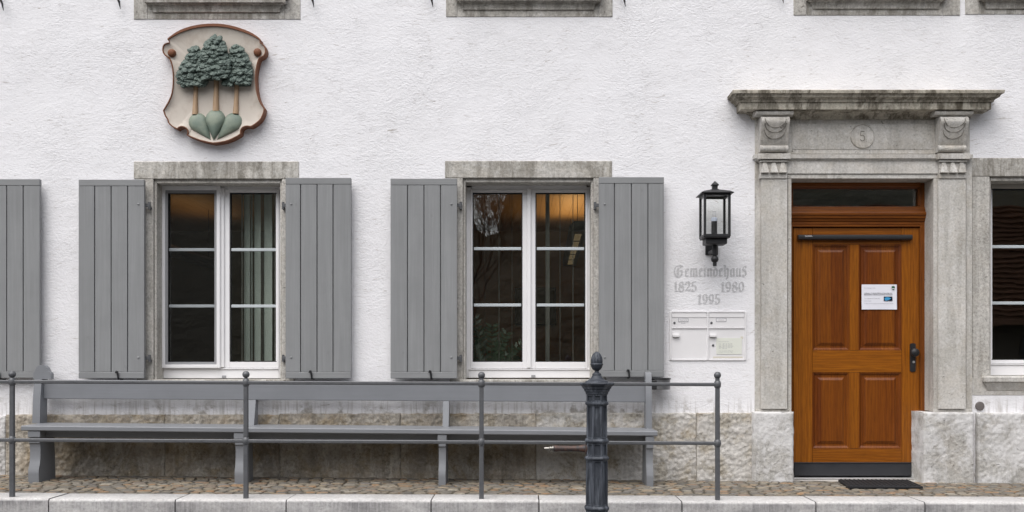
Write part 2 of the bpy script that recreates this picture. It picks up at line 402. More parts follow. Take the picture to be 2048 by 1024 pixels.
# cobbles
n = NT('cobble_stone')
oi = n.n("ObjectInfo"); ge = n.n("NewGeometry")
r = n.math('FRACT', n.math('ADD', n.math('MULTIPLY', oi.outputs['Random'], 7.77), ge.outputs['Random Per Island']))
c = n.ramp(r, [(0.0, (0.13, 0.122, 0.11)), (0.22, (0.19, 0.172, 0.145)), (0.40, (0.25, 0.205, 0.145)), (0.52, (0.16, 0.145, 0.125)), (0.64, (0.30, 0.255, 0.19)), (0.76, (0.31, 0.185, 0.095)), (0.88, (0.17, 0.16, 0.15)), (1.0, (0.37, 0.33, 0.265))])
v = n.map()
c = n.mix(n.ramp(n.noise(38, 4, 0.7, 0, v), [(0.35, 0.55), (0.65, 0.0)]), c, (0.10, 0.09, 0.075))
d_ = n.sep()[1]
M['cobble'] = n.principled(c, 0.75, normal=n.bump(n.noise(60, 4, 0.65), 0.6, 0.006), spec=0.3)
n = NT('paving_joint_sand')
g = n.noise(45, 5, 0.7)
M['joint'] = n.principled(n.mix(g, (0.05, 0.045, 0.035), (0.15, 0.135, 0.105)), 0.95, normal=n.bump(g, 0.8, 0.01), spec=0.1)
n = NT('asphalt')
g = n.noise(60, 5, 0.7)
M['asphalt'] = n.principled(n.mix(g, (0.05, 0.05, 0.052), (0.10, 0.10, 0.10)), 0.9, normal=n.bump(g, 0.5, 0.01), spec=0.2)

# indoors
M['ochre'] = NT('ochre_wall_paint').principled((0.34, 0.225, 0.09), 0.85)
M['olive'] = NT('olive_grey_wall_paint').principled((0.23, 0.20, 0.13), 0.85)
n = NT('timber_ceiling')
g = n.noise(1.0, 3, 0.6, 0.5, n.map((5, 40, 5)))
xx = n.math('FRACT', n.math('MULTIPLY', n.sep()[0], 9.0))
gr = n.ramp(xx, [(0.0, 0.3), (0.06, 1.0)])
M['ceiling'] = n.principled(n.mix(1.0, n.mix(g, (0.40, 0.225, 0.085), (0.55, 0.34, 0.15)), gr, 'MULTIPLY'), 0.6)
M['floor_in'] = NT('brown_floor').principled((0.12, 0.07, 0.035), 0.5)
M['slat'] = NT('pale_blind_fabric').principled((0.50, 0.55, 0.51), 0.8)
M['slat_dark'] = NT('grey_blind_fabric').principled((0.34, 0.34, 0.31), 0.8)
M['dark'] = NT('dark_plastic').principled((0.02, 0.02, 0.022), 0.4)
M['grille'] = NT('grey_lamp_grille').principled((0.16, 0.15, 0.13), 0.6)
M['plant'] = NT('plant_leaf').principled((0.035, 0.075, 0.03), 0.4)
M['pot'] = NT('clay_pot').principled((0.20, 0.10, 0.06), 0.7)
M['art'] = NT('picture_print').principled((0.06, 0.065, 0.08), 0.4)
n = NT('lit_tube')
em = n.n("Emission"); n.put(em.inputs[0], (1.0, 0.72, 0.38)); em.inputs[1].default_value = 0.07
n.t.links.new(em.outputs[0], n.out.inputs['Surface']); M['tube'] = n.m
n = NT('bulb_glass')
M['bulb'] = make_glass('clear_bulb_glass', (0.96, 0.96, 0.97), 1.5)
M['candle'] = NT('white_lamp_holder').principled((0.62, 0.66, 0.78), 0.4)

# across the street
n = NT('dark_wooded_slope')
g = n.noise(0.35, 5, 0.7)
M['slope'] = n.principled(n.mix(g, (0.018, 0.020, 0.012), (0.055, 0.050, 0.030)), 0.95, normal=n.bump(g, 1.0, 1.0))
M['bark'] = NT('bark').principled((0.06, 0.05, 0.04), 0.9)
n = NT('needles')
M['needles'] = n.principled(n.mix(n.noise(1.5, 4), (0.012, 0.020, 0.010), (0.035, 0.048, 0.022)), 0.8)
n = NT('roof_tile')
M['tile'] = n.principled(n.mix(n.noise(3.0, 4, 0.7), (0.12, 0.06, 0.04), (0.30, 0.16, 0.10)), 0.85)
M['render2'] = NT('ochre_house_render').principled((0.12, 0.105, 0.085), 0.9)


# ------------------------------------------------------------------ mesh helper (d = metres in front of the wall, y = -d)
class MB:
    def __init__(s): s.b = bmesh.new()
    def V(s, x, d, z): return s.b.verts.new((x, -d, z))
    def F(s, vs):
        try: return s.b.faces.new(vs)
        except ValueError: return None
    def box(s, x0, x1, d0, d1, z0, z1, bev=0.0, seg=1):
        vs = [s.V(x, d, z) for x in (x0, x1) for d in (d0, d1) for z in (z0, z1)]
        fs = [(0, 1, 3, 2), (4, 6, 7, 5), (0, 4, 5, 1), (2, 3, 7, 6), (0, 2, 6, 4), (1, 5, 7, 3)]
        F = [s.F([vs[i] for i in f]) for f in fs]
        if bev:
            es = {e for f in F for e in f.edges}
            bmesh.ops.bevel(s.b, geom=list(es), offset=bev, segments=seg, affect='EDGES', profile=0.5)
        return s
    def loops(s, rings, cap0=True, cap1=True):
        R = [[s.b.verts.new(p) for p in r] for r in rings]
        k = len(R[0])
        for a, b in zip(R, R[1:]):
            for i in range(k): s.F([a[i], a[(i + 1) % k], b[(i + 1) % k], b[i]])
        if cap0: s.F(R[0][::-1])
        if cap1: s.F(R[-1])
        return R
    def prism_x(s, prof, x0, x1):           # prof of (d, z), run along x
        s.loops([[(x0, -d, z) for d, z in prof], [(x1, -d, z) for d, z in prof]]); return s
    def prism_d(s, prof, d0, d1):           # prof of (x, z), run along d
        s.loops([[(x, -d0, z) for x, z in prof], [(x, -d1, z) for x, z in prof]]); return s
    def mould(s, x0, x1, prof, dback=-0.02):  # prof of (projection, z) with mitred returns
        s.loops([[(x0 - d, -dback, z), (x0 - d, -d, z), (x1 + d, -d, z), (x1 + d, -dback, z)] for d, z in prof]); return s
    def lathe(s, cx, cd, prof, n=24, rot=0.0):   # prof of (r, z)
        s.loops([[(cx + r * math.cos(rot + 2 * PI * i / n), -cd + r * math.sin(rot + 2 * PI * i / n), z) for i in range(n)] for r, z in prof]); return s
    def lathe_x(s, cd, cz, prof, n=16):     # prof of (r, x)
        s.loops([[(x, -cd + r * math.cos(2 * PI * i / n), cz + r * math.sin(2 * PI * i / n)) for i in range(n)] for r, x in prof]); return s
    def lathe_d(s, cx, cz, prof, n=20):     # prof of (r, d)
        s.loops([[(cx + r * math.cos(2 * PI * i / n), -d, cz + r * math.sin(2 * PI * i / n)) for i in range(n)] for r, d in prof]); return s
    def tube(s, pts, rad, n=8, flat=1.0):
        rings = []
        pts = [Vector(p) for p in pts]
        for i, p in enumerate(pts):
            t = (pts[min(i + 1, len(pts) - 1)] - pts[max(i - 1, 0)]).normalized()
            up = Vector((0, 1, 0)) if abs(t.y) < 0.9 else Vector((0, 0, 1))
            a = t.cross(up).normalized(); b = a.cross(t)
            r = rad[i] if isinstance(rad, (list, tuple)) else rad
            rings.append([p + a * (r * math.cos(2 * PI * k / n)) + b * (r * flat * math.sin(2 * PI * k / n)) for k in range(n)])
        s.loops(rings); return s
    def ball(s, c, r, n=14, m=8):
        cx, cy, cz = c
        s.loops([[(cx + r * math.sin(PI * j / m) * math.cos(2 * PI * i / n), cy + r * math.sin(PI * j / m) * math.sin(2 * PI * i / n), cz - r * math.cos(PI * j / m)) for i in range(n)] for j in range(1, m)]); return s
    def bar(s, p0, p1, w, h, bev=0.0):      # bar along x with a slope, centre line p0 p1 = (x, d, z)
        (xa, da, za), (xb, db, zb) = p0, p1
        r = lambda x, d, z: [(x, -(d + a * w / 2), z + b * h / 2) for a, b in ((-1, -1), (1, -1), (1, 1), (-1, 1))]
        if bev:
            k = bev
            sh = [(-1 + 0, -1, 1, 0), ]
            pr = [(-w/2 + k, -h/2), (w/2 - k, -h/2), (w/2, -h/2 + k), (w/2, h/2 - k), (w/2 - k, h/2), (-w/2 + k, h/2), (-w/2, h/2 - k), (-w/2, -h/2 + k)]
            s.loops([[(x, -(d + a), z + b) for a, b in pr] for x, d, z in (p0, p1)])
        else: s.loops([r(*p0), r(*p1)])
        return s
    def build(s, name, mat, parent=None, smooth=35, recalc=True):
        if recalc: bmesh.ops.recalc_face_normals(s.b, faces=s.b.faces[:])
        me = bpy.data.meshes.new(name)
        s.b.to_mesh(me); s.b.free()
        return link_mesh(name, me, mat, parent, smooth)

def world_loc(o):
    v = Vector((0, 0, 0))
    while o: v += o.location; o = o.parent
    return v
def link_mesh(name, me, mat, parent=None, smooth=35):
    me.materials.append(mat)
    if smooth:
        me.polygons.foreach_set('use_smooth', [True] * len(me.polygons))
        me.set_sharp_from_angle(angle=math.radians(smooth))
    o = bpy.data.objects.new(name, me)
    col.objects.link(o)
    if parent:
        o.parent = parent
        o.location = -world_loc(parent)
    return o
def thing(name, label, cat, loc=(0, 0, 0), group=None):
    group = group or {'pendant_lamp': 'hanging office lamps indoors', 'vertical_blind': 'vertical blinds behind the windows'}.get(name)
    o = bpy.data.objects.new(name, None); col.objects.link(o)
    o.location = loc; o.empty_display_size = 0.1
    o['label'] = label; o['category'] = cat
    if group: o['group'] = group
    return o
def part(name, parent, label=None):
    o = bpy.data.objects.new(name, None); col.objects.link(o)
    o.parent = parent; o.location = -world_loc(parent); o.empty_display_size = 0.1
    if label: o['label'] = label
    return o
def tag(o, label, cat, group=None):
    o['label'] = label; o['category'] = cat
    if group: o['group'] = group
    return o
def text_mesh(body, x0, zc, d, width=None, height=None, bold=0.0):
    c = bpy.data.curves.new('t', 'FONT'); c.body = body; c.size = 1.0; c.resolution_u = 3; c.offset = bold
    o = bpy.data.objects.new('t', c); col.objects.link(o)
    dg = bpy.context.evaluated_depsgraph_get()
    me = bpy.data.meshes.new_from_object(o.evaluated_get(dg))
    bpy.data.objects.remove(o); bpy.data.curves.remove(c)
    xs = [v.co.x for v in me.vertices]; ys = [v.co.y for v in me.vertices]
    sx = width / (max(xs) - min(xs)) if width else None
    sy = height / (max(ys) - min(ys)) if height else sx
    sx = sx or sy
    mx, my = min(xs), (min(ys) + max(ys)) / 2
    for v in me.vertices: v.co = (x0 + (v.co.x - mx) * sx, -d, zc + (v.co.y - my) * sy)
    me.materials.clear()
    return me
def join_meshes(ms):
    b = bmesh.new()
    for m in ms: b.from_mesh(m); bpy.data.meshes.remove(m)
    m = bpy.data.meshes.new('joined'); b.to_mesh(m); b.free(); return m
def sheet_with_holes(xs, zs, holes, d):
    mb = MB(); vs = {}
    g = lambda x, z: vs.setdefault((x, z), mb.V(x, d, z)) if (x, z) not in vs else vs[(x, z)]
    for xa, xb in zip(xs, xs[1:]):
        for za, zb in zip(zs, zs[1:]):
            cx, cz = (xa + xb) / 2, (za + zb) / 2
            if any(h[0] < cx < h[1] and h[2] < cz < h[3] for h in holes): continue
            mb.F([g(xa, za), g(xb, za), g(xb, zb), g(xa, zb)])
    return mb
def rock(x0, x1, z0, z1, d, res=0.014, amp=0.012, seed=0, edge=0.02, back=-0.02, rough=1.0):
    """a quarry-faced block: displaced front, rounded edges, sides running back into the wall"""
    mb = MB()
    nx = max(4, int((x1 - x0) / res)); nz = max(4, int((z1 - z0) / res))
    G = []
    for j in range(nz + 1):
        row = []
        for i in range(nx + 1):
            x = x0 + (x1 - x0) * i / nx; z = z0 + (z1 - z0) * j / nz
            e = min(x - x0, x1 - x, z - z0, z1 - z)
            fall = 1 - max(0.0, 1 - e / edge) ** 2
            p = Vector((x * 1.0 + seed * 3.1, seed * 1.7, z))
            a = mnoise.fractal(p * 8, 1.0, 2.0, 4) * 0.45 + mnoise.fractal(p * 32, 0.6, 2.0, 3) * 0.9 * rough
            jx = mnoise.noise(Vector((seed, z * 14, 3))) * 0.006 if i in (0, nx) else 0
            jz = mnoise.noise(Vector((x * 14, seed, 7))) * 0.006 if j in (0, nz) else 0
            row.append(mb.V(x + jx, d - edge * 0.6 * (1 - fall) + amp * a * (0.35 + 0.65 * fall), z + jz))
        G.append(row)
    for j in range(nz):
        for i in range(nx): mb.F([G[j][i], G[j][i + 1], G[j + 1][i + 1], G[j + 1][i]])
    rim = G[0][:] + [G[j][nx] for j in range(1, nz + 1)] + G[nz][nx - 1::-1] + [G[j][0] for j in range(nz - 1, 0, -1)]
    bk = [mb.b.verts.new((v.co.x, -back, v.co.z)) for v in rim]
    k = len(rim)
    for i in range(k): mb.F([rim[i], bk[i], bk[(i + 1) % k], rim[(i + 1) % k]])
    mb.F(bk)
    return mb


# ================================================================== THE SETTING: street, kerb, paving, slope
mb = MB()
vs = [mb.V(x, d, -0.62) for x, d in ((-500, 1.39), (500, 1.39), (500, 700), (-500, 700))]
mb.F(vs)
o = mb.build('street', M['asphalt'], smooth=0); o['kind'] = 'structure'

XL, XR = X(-520), X(2560)
mb = MB()
nx = 60
rows = [0.0, 0.25, 0.5, 0.8, 1.075]
R = [[mb.V(XL + (XR - XL) * i / nx, d - 0.05 if d == 0 else d, z_ground(XL + (XR - XL) * i / nx, d) - 0.006) for i in range(nx + 1)] for d in rows]
for a, b in zip(R, R[1:]):
    for i in range(nx): mb.F([a[i], a[i + 1], b[i + 1], b[i]])
paving = mb.build('pavement', M['joint'])
paving['kind'] = 'structure'

# cobbles: rows parallel to the kerb, front rows as single stones
def cobble_mesh(bm, x, d, lx, ld, rs):
    k = 8
    ph = rs.random()
    ring = []
    for i in range(k):
        a = 2 * PI * (i + 0.5) / k
        r = rs.uniform(0.88, 1.06)
        ca, sa = math.cos(a), math.sin(a)
        ex = 0.72
        px = x + lx / 2 * r * math.copysign(abs(ca) ** ex, ca)
        pd = d + ld / 2 * r * math.copysign(abs(sa) ** ex, sa)
        ring.append((px, pd))
    h = rs.uniform(0.001, 0.006)
    tz = rs.uniform(-0.035, 0.035)
    lev = [(1.0, -0.012), (0.97, 0.0), (0.78, 0.72)]
    rows_ = []
    for s_, hz in lev:
        rows_.append([bm.verts.new((x + (px - x) * s_, -(d + (pd - d) * s_), z_ground(px, pd) + (h * hz if hz > 0 else hz) + tz * (pd - d) * s_)) for px, pd in ring])
    top = bm.verts.new((x, -d, z_ground(x, d) + h))
    for a, b in zip(rows_, rows_[1:]):
        for i in range(k): bm.faces.new([a[i], a[(i + 1) % k], b[(i + 1) % k], b[i]])
    for i in range(k): bm.faces.new([rows_[-1][i], rows_[-1][(i + 1) % k], top])
rs = random.Random(5)
cob = []
d = 1.030; depth = 0.070
while d > 0.02:
    x = XL + rs.uniform(0, 0.1)
    while x < XR:
        lx = rs.uniform(0.065, 0.125)
        cob.append((d + rs.uniform(-0.010, 0.010), x + lx / 2, lx - 0.008, depth * rs.uniform(0.86, 1.05) - 0.006))
        x += lx
    d -= depth * rs.uniform(0.93, 1.02)
mat_zone = lambda x, d: False
vis = [c for c in cob if X(-20, c[0]) < c[1] < X(2068, c[0])]
vis.sort(key=lambda c: -c[0])
single = set(vis[:296])
rest = bmesh.new()
for c in cob:
    if c in single:
        b = bmesh.new(); cobble_mesh(b, c[1], c[0], c[2], c[3], rs)
        mb = MB(); mb.b.free(); mb.b = b
        mb.build('cobble', M['cobble'], paving, smooth=50)
    else: cobble_mesh(rest, c[1], c[0], c[2], c[3], rs)
mb = MB(); mb.b.free(); mb.b = rest
o = mb.build('cobbles', M['cobble'], paving, smooth=50); o['kind'] = 'stuff'

# kerb stones along the terrace edge
kerb = bpy.data.objects.new('kerb', None); col.objects.link(kerb)
kerb['kind'] = 'structure'
DK0, DK1 = 1.07, 1.38
joints = [-540, -330, -120, 97, 350, 572, 862, 1078, 1364, 1632, 1850, 2070, 2300, 2560]
for i, (a, b) in enumerate(zip(joints, joints[1:])):
    xa, xb = X(a, DK1) + 0.004, X(b, DK1) - 0.004
    zk = lambda x: 0.0118 - 0.00374 * x + 0.004
    dz = random.Random(i).uniform(-0.003, 0.003)
    prof = [(DK0, -0.7), (DK1 - 0.002, -0.7), (DK1, -0.02), (DK1 - 0.003, -0.010), (DK1 - 0.010, -0.002), (DK1 - 0.02, 0.0), (DK0 + 0.006, 0.0), (DK0, -0.005)]
    mb = MB()
    mb.loops([[(xa, -dd, z + zk(xa) + dz) for dd, z in prof], [(xa + 0.006, -dd, z + zk(xa) + dz + 0.0015) for dd, z in prof],
              [(xb - 0.006, -dd, z + zk(xb) + dz + 0.0015) for dd, z in prof], [(xb, -dd, z + zk(xb) + dz) for dd, z in prof]])
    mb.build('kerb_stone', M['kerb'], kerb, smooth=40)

# wooded slope across the street, out of view (the panes mirror it), raised to cut low sky light, lower where the sky shows through the bare tree
mb = MB()
HX = [-220 + 8 * i for i in range(26)] + [-12 + 0.4 * i for i in range(51)] + [9 + 8 * i for i in range(27)]
G = []
for j in range(36):
    dd = 34 + j * 3.2
    row = []
    for x in HX:
        h = max(0, dd - 34) * 0.70
        lim = 29 + 8 * mnoise.noise(Vector((x * 0.02, 1.3, 0))) + 5 * min(1, abs(x + 5) / 30)
        gn = math.exp(-((x + 0.031 * (dd + 8.5)) / (0.029 * (dd + 8.5))) ** 4); lim = lim * (1 - gn) + (8.2 + 0.5 * mnoise.noise(Vector((x * 2, 5, 1)))) * gn
        lim *= min(1, max(0, 1 - (dd - 85) / 40))
        h = min(h, lim) + 1.0 * mnoise.fractal(Vector((x * 0.12, dd * 0.12, 4)), 1, 2, 4) * min(1, max(0, dd - 34) / 8)
        row.append(mb.V(x, dd, -0.7 + h))
    G.append(row)
for j in range(35):
    for i in range(len(HX) - 1): mb.F([G[j][i], G[j][i + 1], G[j + 1][i + 1], G[j + 1][i]])
o = mb.build('hills', M['slope'], smooth=60); o['kind'] = 'structure'


# ================================================================== THE TOWN HALL
hall = thing('town_hall', 'white plastered town hall with stone door surround, stone plinth and grey window shutters', 'building')

REV = -0.178                      # window frames stand this far behind the face
wins = []
def win_spec(o0, o1, top, bot): return dict(o0=X(o0), o1=X(o1), top=Z(top), bot=Z(bot))
W0 = win_spec(-316, -60, 358, 759)
W1 = win_spec(307, 564, 358, 759)
W2 = win_spec(926, 1187, 356, 759)
W3 = win_spec(1979, 2238, 353, 752)
DOOR = (X(1583), X(1867), -0.3, Z(357))
holes = [(w['o0'] - 0.03, w['o1'] + 0.03, w['bot'] - 0.03, w['top'] + 0.03) for w in (W0, W1, W2, W3)]
holes.append((DOOR[0] - 0.02, DOOR[1] + 0.02, -0.7, DOOR[3] + 0.02))
xs = sorted({XL, XR} | {h[0] for h in holes} | {h[1] for h in holes})
zs = sorted({-0.7, 6.0} | {h[2] for h in holes} | {h[3] for h in holes})
sheet_with_holes(xs, zs, holes, 0.0).build('wall', M['plaster'], hall, smooth=0)
mb = sheet_with_holes(xs, zs, holes, -0.36)
mb.build('inner_wall', M['ochre'], hall, smooth=0)
mb = MB()                                          # closes the wall at its ends and top
mb.box(XL, XL + 0.02, -0.001, -0.36, -0.7, 6.0); mb.box(XR - 0.02, XR, -0.001, -0.36, -0.7, 6.0); mb.box(XL + .02, XR - .02, -0.001, -0.36, 5.98, 6.0)
mb.build('wall_end', M['plaster'], hall, smooth=0)

# --- rooms behind the glass
def room(x0, x1, z0, z1, depth, wallmat):
    r = part('room', hall)
    def quad(nm, pts, m):
        mb = MB(); mb.F([mb.V(*p) for p in pts]); mb.build(nm, m, r, smooth=0)
    a, b = -0.362, -depth
    quad('back_wall', [(x0, b, z0), (x1, b, z0), (x1, b, z1), (x0, b, z1)], wallmat)
    quad('side_wall', [(x0, a, z0), (x0, b, z0), (x0, b, z1), (x0, a, z1)], wallmat)
    quad('side_wall', [(x1, a, z0), (x1, b, z0), (x1, b, z1), (x1, a, z1)], wallmat)
    quad('ceiling', [(x0, a, z1), (x1, a, z1), (x1, b, z1), (x0, b, z1)], M['ceiling'])
    quad('floor', [(x0, a, z0), (x1, a, z0), (x1, b, z0), (x0, b, z0)], M['floor_in'])
room(XL + 0.03, -1.25, -0.05, 2.62, 5.2, M['olive'])
room(-1.20, 1.6, -0.05, 2.62, 5.2, M['ochre'])
room(1.65, 3.4, -0.05, 2.70, 3.0, M['olive'])
room(3.45, XR - 0.03, -0.05, 2.62, 4.0, M['olive'])

# --- window builder
def shutter(px0, px1, py0, py1, hinge, seams):
    sh = part('shutter', hall)
    d0, d1 = 0.045, 0.083
    x0, x1 = X(px0, d1), X(px1, d1)
    zt, zb = Z(py0, d1), Z(py1, d1)
    zr, zq = zt - 0.052, zb + 0.052
    MB().box(x0, x1, d0, d1, zr + 0.001, zt, 0.003).build('top_rail', M['shutter_x'], sh)
    MB().box(x0, x1, d0, d1, zb, zq - 0.001, 0.003).build('bottom_rail', M['shutter_x'], sh)
    cuts = [x0] + [X(s, d1) for s in seams] + [x1]
    for k, (a, b) in enumerate(zip(cuts, cuts[1:])):
        g0 = 0.0035 if k else 0.0; g1 = 0.0035 if k < len(cuts) - 2 else 0.0
        MB().box(a + g0, b - g1, d0 + 0.002, d1 - 0.0015 - 0.0008 * (k % 2), zq, zr, 0.002).build('plank', M['shutter'], sh)
    mb = MB()
    mb.box(x0 + 0.004, x1 - 0.004, d0 - 0.010, d0 + 0.0015, zq + 0.25, zq + 0.35); mb.box(x0 + 0.004, x1 - 0.004, d0 - 0.010, d0 + 0.0015, zr - 0.35, zr - 0.25)
    mb.box(x0 + 0.006, x1 - 0.006, d0 + 0.003, d0 + 0.012, zq - 0.002, zr + 0.002)
    mb.build('batten', M['seal'] if False else M['shutter_x'], sh)
    hx = x1 if hinge > 0 else x0
    for py in (410, 716):
        z = Z(py, 0.06)
        mb = MB()
        mb.box(min(hx, hx + hinge * 0.034), max(hx, hx + hinge * 0.034), 0.040, 0.052, z - 0.014, z + 0.014, 0.002)
        mb.lathe(hx + hinge * 0.028, 0.040, [(0.011, z - 0.03), (0.011, z + 0.026)], 10)
        mb.box(min(hx + hinge * 0.02, hx + hinge * 0.036), max(hx + hinge * 0.02, hx + hinge * 0.036), -0.01, 0.036, z - 0.03, z - 0.012)
        mb.build('hinge', M['rail'], sh)
        MB().lathe_d(hx - hinge * 0.045, z + 0.005, [(0.0085, d1 - 0.004), (0.0085, d1 + 0.002), (0.004, d1 + 0.005)], 10).build('bolt', M['shutter'], sh)
    return sh

def hook(px, py, h=14, lean=0.0):
    x = X(px, 0.09)
    zb = Z(py + h / 2, 0.09); zt = Z(py - h / 2, 0.09)
    mb = MB()
    mb.tube([(x + 0.006, 0.005, zb - 0.012), (x + 0.006, -0.09, zb - 0.006), (x + 0.004, -0.095, (zb + zt) / 2), (x, -0.098, zt - 0.004)], [0.006, 0.007, 0.007, 0.008], 8)
    mb.tube([(x - 0.014, -0.097, zt - 0.010), (x - 0.006, -0.101, zt + 0.003), (x + 0.007, -0.097, zt - 0.001)], [0.005, 0.007, 0.006], 8)
    mb.build('shutter_hook', M['blackmetal'], hall)
def spike(px, py, dx):
    """pointed tail of an upper shutter dog"""
    mb = MB(); x = X(px, 0.06)
    mb.tube([(x - 0.05 * dx, 0.0, Z(py - 34, .06)), (x - 0.04 * dx, -0.06, Z(py - 30, .06)), (x - 0.010 * dx, -0.062, Z(py - 14, .06)), (x, -0.06, Z(py, .06))], [0.008, 0.010, 0.009, 0.002], 8)
    mb.build('shutter_hook', M['blackmetal'], hall)

def stone_surround(w, l0, l1, ltop, jl, jr, matl):
    """lintel with rebated jambs: l0..l1 px extents of lintel, jl/jr outer px of the jambs"""
    o0, o1, zt, zb = w['o0'], w['o1'], w['top'], w['bot']
    s = part('window_surround', hall)
    rb, rd = 0.030, 0.018
    MB().box(X(l0), X(l1), -0.05, 0.007, zt, Z(ltop), 0.004).build('lintel', matl, s)
    mb = MB(); mb.box(o0 - 0.028, o1 + 0.028, -0.36, -0.052, zt - rb, zt + 0.06); mb.box(o0 + 0.02, o1 - 0.02, -0.0515, -rd, zt - rb, zt - 0.001)
    mb.build('lintel_rebate', M['stone_jamb'], s)
    for a, b, q in ((X(jl), o0, 1), (o1, X(jr), -1)):
        MB().box(a, b - 0.001, -0.05, 0.005, zb - 0.02, zt - 0.001, 0.003).build('jamb', M['stone_jamb'], s)
        c0, c1 = (b, b + 0.019) if q > 0 else (a - 0.019, a)
        e0, e1 = (b - 0.026, b + 0.019) if q > 0 else (a - 0.019, a + 0.026)
        mb = MB(); mb.box(c0, c1, -0.052, -rd, zb - 0.02, zt - 0.0005, 0.004); mb.box(e0, e1, -0.36, -0.0525, zb - 0.05, zt - rb - 0.001)
        mb.build('jamb_rebate', M['stone_jamb'], s)
    return s

def stone_sill(w, pad=0.03):
    zb = w['bot']
    mb = MB()
    mb.box(w['o0'] - pad, w['o1'] + pad, -0.36, 0.035, zb - 0.09, zb, 0.006)
    mb.build('window_sill', M['stone_sill'], hall)

def window(f0, f1, ft, fb, panes, gt, gb, bars, centre, board_top, screen=None, kind=0):
    """px at the frame plane. panes: list of (glass px0, px1)"""
    w = part('window', hall)
    d = REV
    x = lambda p: X(p, d); z = lambda p: Z(p, d)
    def member(nm, a, b, t, q, df, db, m=M['white'], bev=0.003): MB().box(x(a), x(b), db, df, z(q), z(t), bev).build(nm, m, w)
    db = d - 0.075
    # outer frame
    mb = MB()
    mb.box(x(f0 - 12), x(f0 + 7), db, d - 0.012, z(fb), z(ft), 0.002)
    mb.box(x(f1 - 7), x(f1 + 12), db, d - 0.012, z(fb), z(ft), 0.002)
    mb.box(x(f0 + 7) + .001, x(f1 - 7) - .001, db, d - 0.0125, z(ft + 7), z(ft - 12), 0.002)
    mb.build('frame', M['white'], w)
    member('bottom_board', f0, f1, board_top, fb, d - 0.004, db - 0.001, bev=0.004)
    mb = MB(); mb.box(x(f0 + 1), x(f1 - 1), d - 0.02, d + 0.006, z(board_top) + 0.001, z(board_top - 2.5), 0.002)
    mb.build('drip_rail', M['white'], w)
    MB().box(x((f0 + f1) / 2 + 4), x((f0 + f1) / 2 + 12), d - 0.004, d + 0.002, z(fb - 1), z(fb - 6), 0.001).build('drain_cap', M['screenframe'], w)
    # sashes
    edges = [f0 + 5, centre, f1 - 5] if centre else [f0 + 2, f1 - 2]
    zb_ = board_top - 3
    for k, (g0, g1) in enumerate(panes):
        s0, s1 = edges[k], edges[k + 1]
        s0 += 2 if k else 0; s1 -= 2 if k < len(panes) - 1 else 0
        df = d - 0.004
        mb = MB()
        mb.box(x(s0), x(g0 - 2), db + 0.01, df, z(zb_), z(ft + 5), 0.004)
        mb.box(x(g1 + 2), x(s1), db + 0.01, df, z(zb_), z(ft + 5), 0.004)
        mb.box(x(g0 - 2), x(g1 + 2), db + 0.01, df - 0.0008, z(gt - 2), z(ft + 5), 0.003)
        mb.box(x(g0 - 2), x(g1 + 2), db + 0.01, df - 0.0008, z(zb_), z(gb + 2), 0.003)
        mb.build('sash', M['white'], w)
        mb = MB()
        for a, b, t, q in ((g0 - 2, g0, gt, gb), (g1, g1 + 2, gt, gb), (g0 - 2, g1 + 2, gt - 2, gt), (g0 - 2, g1 + 2, gb, gb + 2)):
            mb.box(x(a), x(b), d - 0.045, d - 0.008, z(q), z(t))
        mb.build('glass_seal', M['seal'], w, smooth=0)
        MB().box(x(g0 - 1), x(g1 + 1), d - 0.032, d - 0.026, z(gb + 1), z(gt - 1)).build('pane', M['glass'], w, smooth=0)
        for b0, b1 in bars:
            mb = MB(); mb.box(x(g0) + 0.001, x(g1) - 0.001, d - 0.0255, d - 0.014, z(b1), z(b0), 0.003)
            mb.build('glazing_bar', M['spacer'], w)
    if centre:
        MB().box(x(centre - 3), x(centre + 5), d - 0.003, d + 0.012, z(zb_ - 1), z(ft + 3), 0.004).build('centre_cover', M['white'], w)
    if screen:
        a, b, t, q, ga, gb2, gt2, gq = screen
        mb = MB(); df = d + 0.03; k0 = d + 0.006
        mb.box(x(a), x(ga), k0, df, z(q), z(t), 0.003); mb.box(x(gb2), x(b), k0, df, z(q), z(t), 0.003)
        mb.box(x(ga), x(gb2), k0, df - 0.0006, z(gt2), z(t), 0.002); mb.box(x(ga), x(gb2), k0, df - 0.0006, z(q), z(gq), 0.002)
        mb.build('screen_frame', M['white'], w)
        mb = MB()
        for p in ((ga, ga + 5, gt2, gq), (gb2 - 5, gb2, gt2, gq), (ga + 5, gb2 - 5, gt2, gt2 + 6), (ga + 5, gb2 - 5, gq - 5, gq)):
            mb.box(x(p[0]), x(p[1]), k0 + 0.002, df - 0.012, z(p[3]), z(p[2]), 0.001)
        mb.build('screen_spline', M['screenframe'], w)
        mb = MB(); mb.F([mb.V(x(ga), d + 0.012, z(gq)), mb.V(x(gb2), d + 0.012, z(gq)), mb.V(x(gb2), d + 0.012, z(gt2)), mb.V(x(ga), d + 0.012, z(gt2))])
        mb.build('insect_screen', M['mesh'], w, smooth=0)
    return w

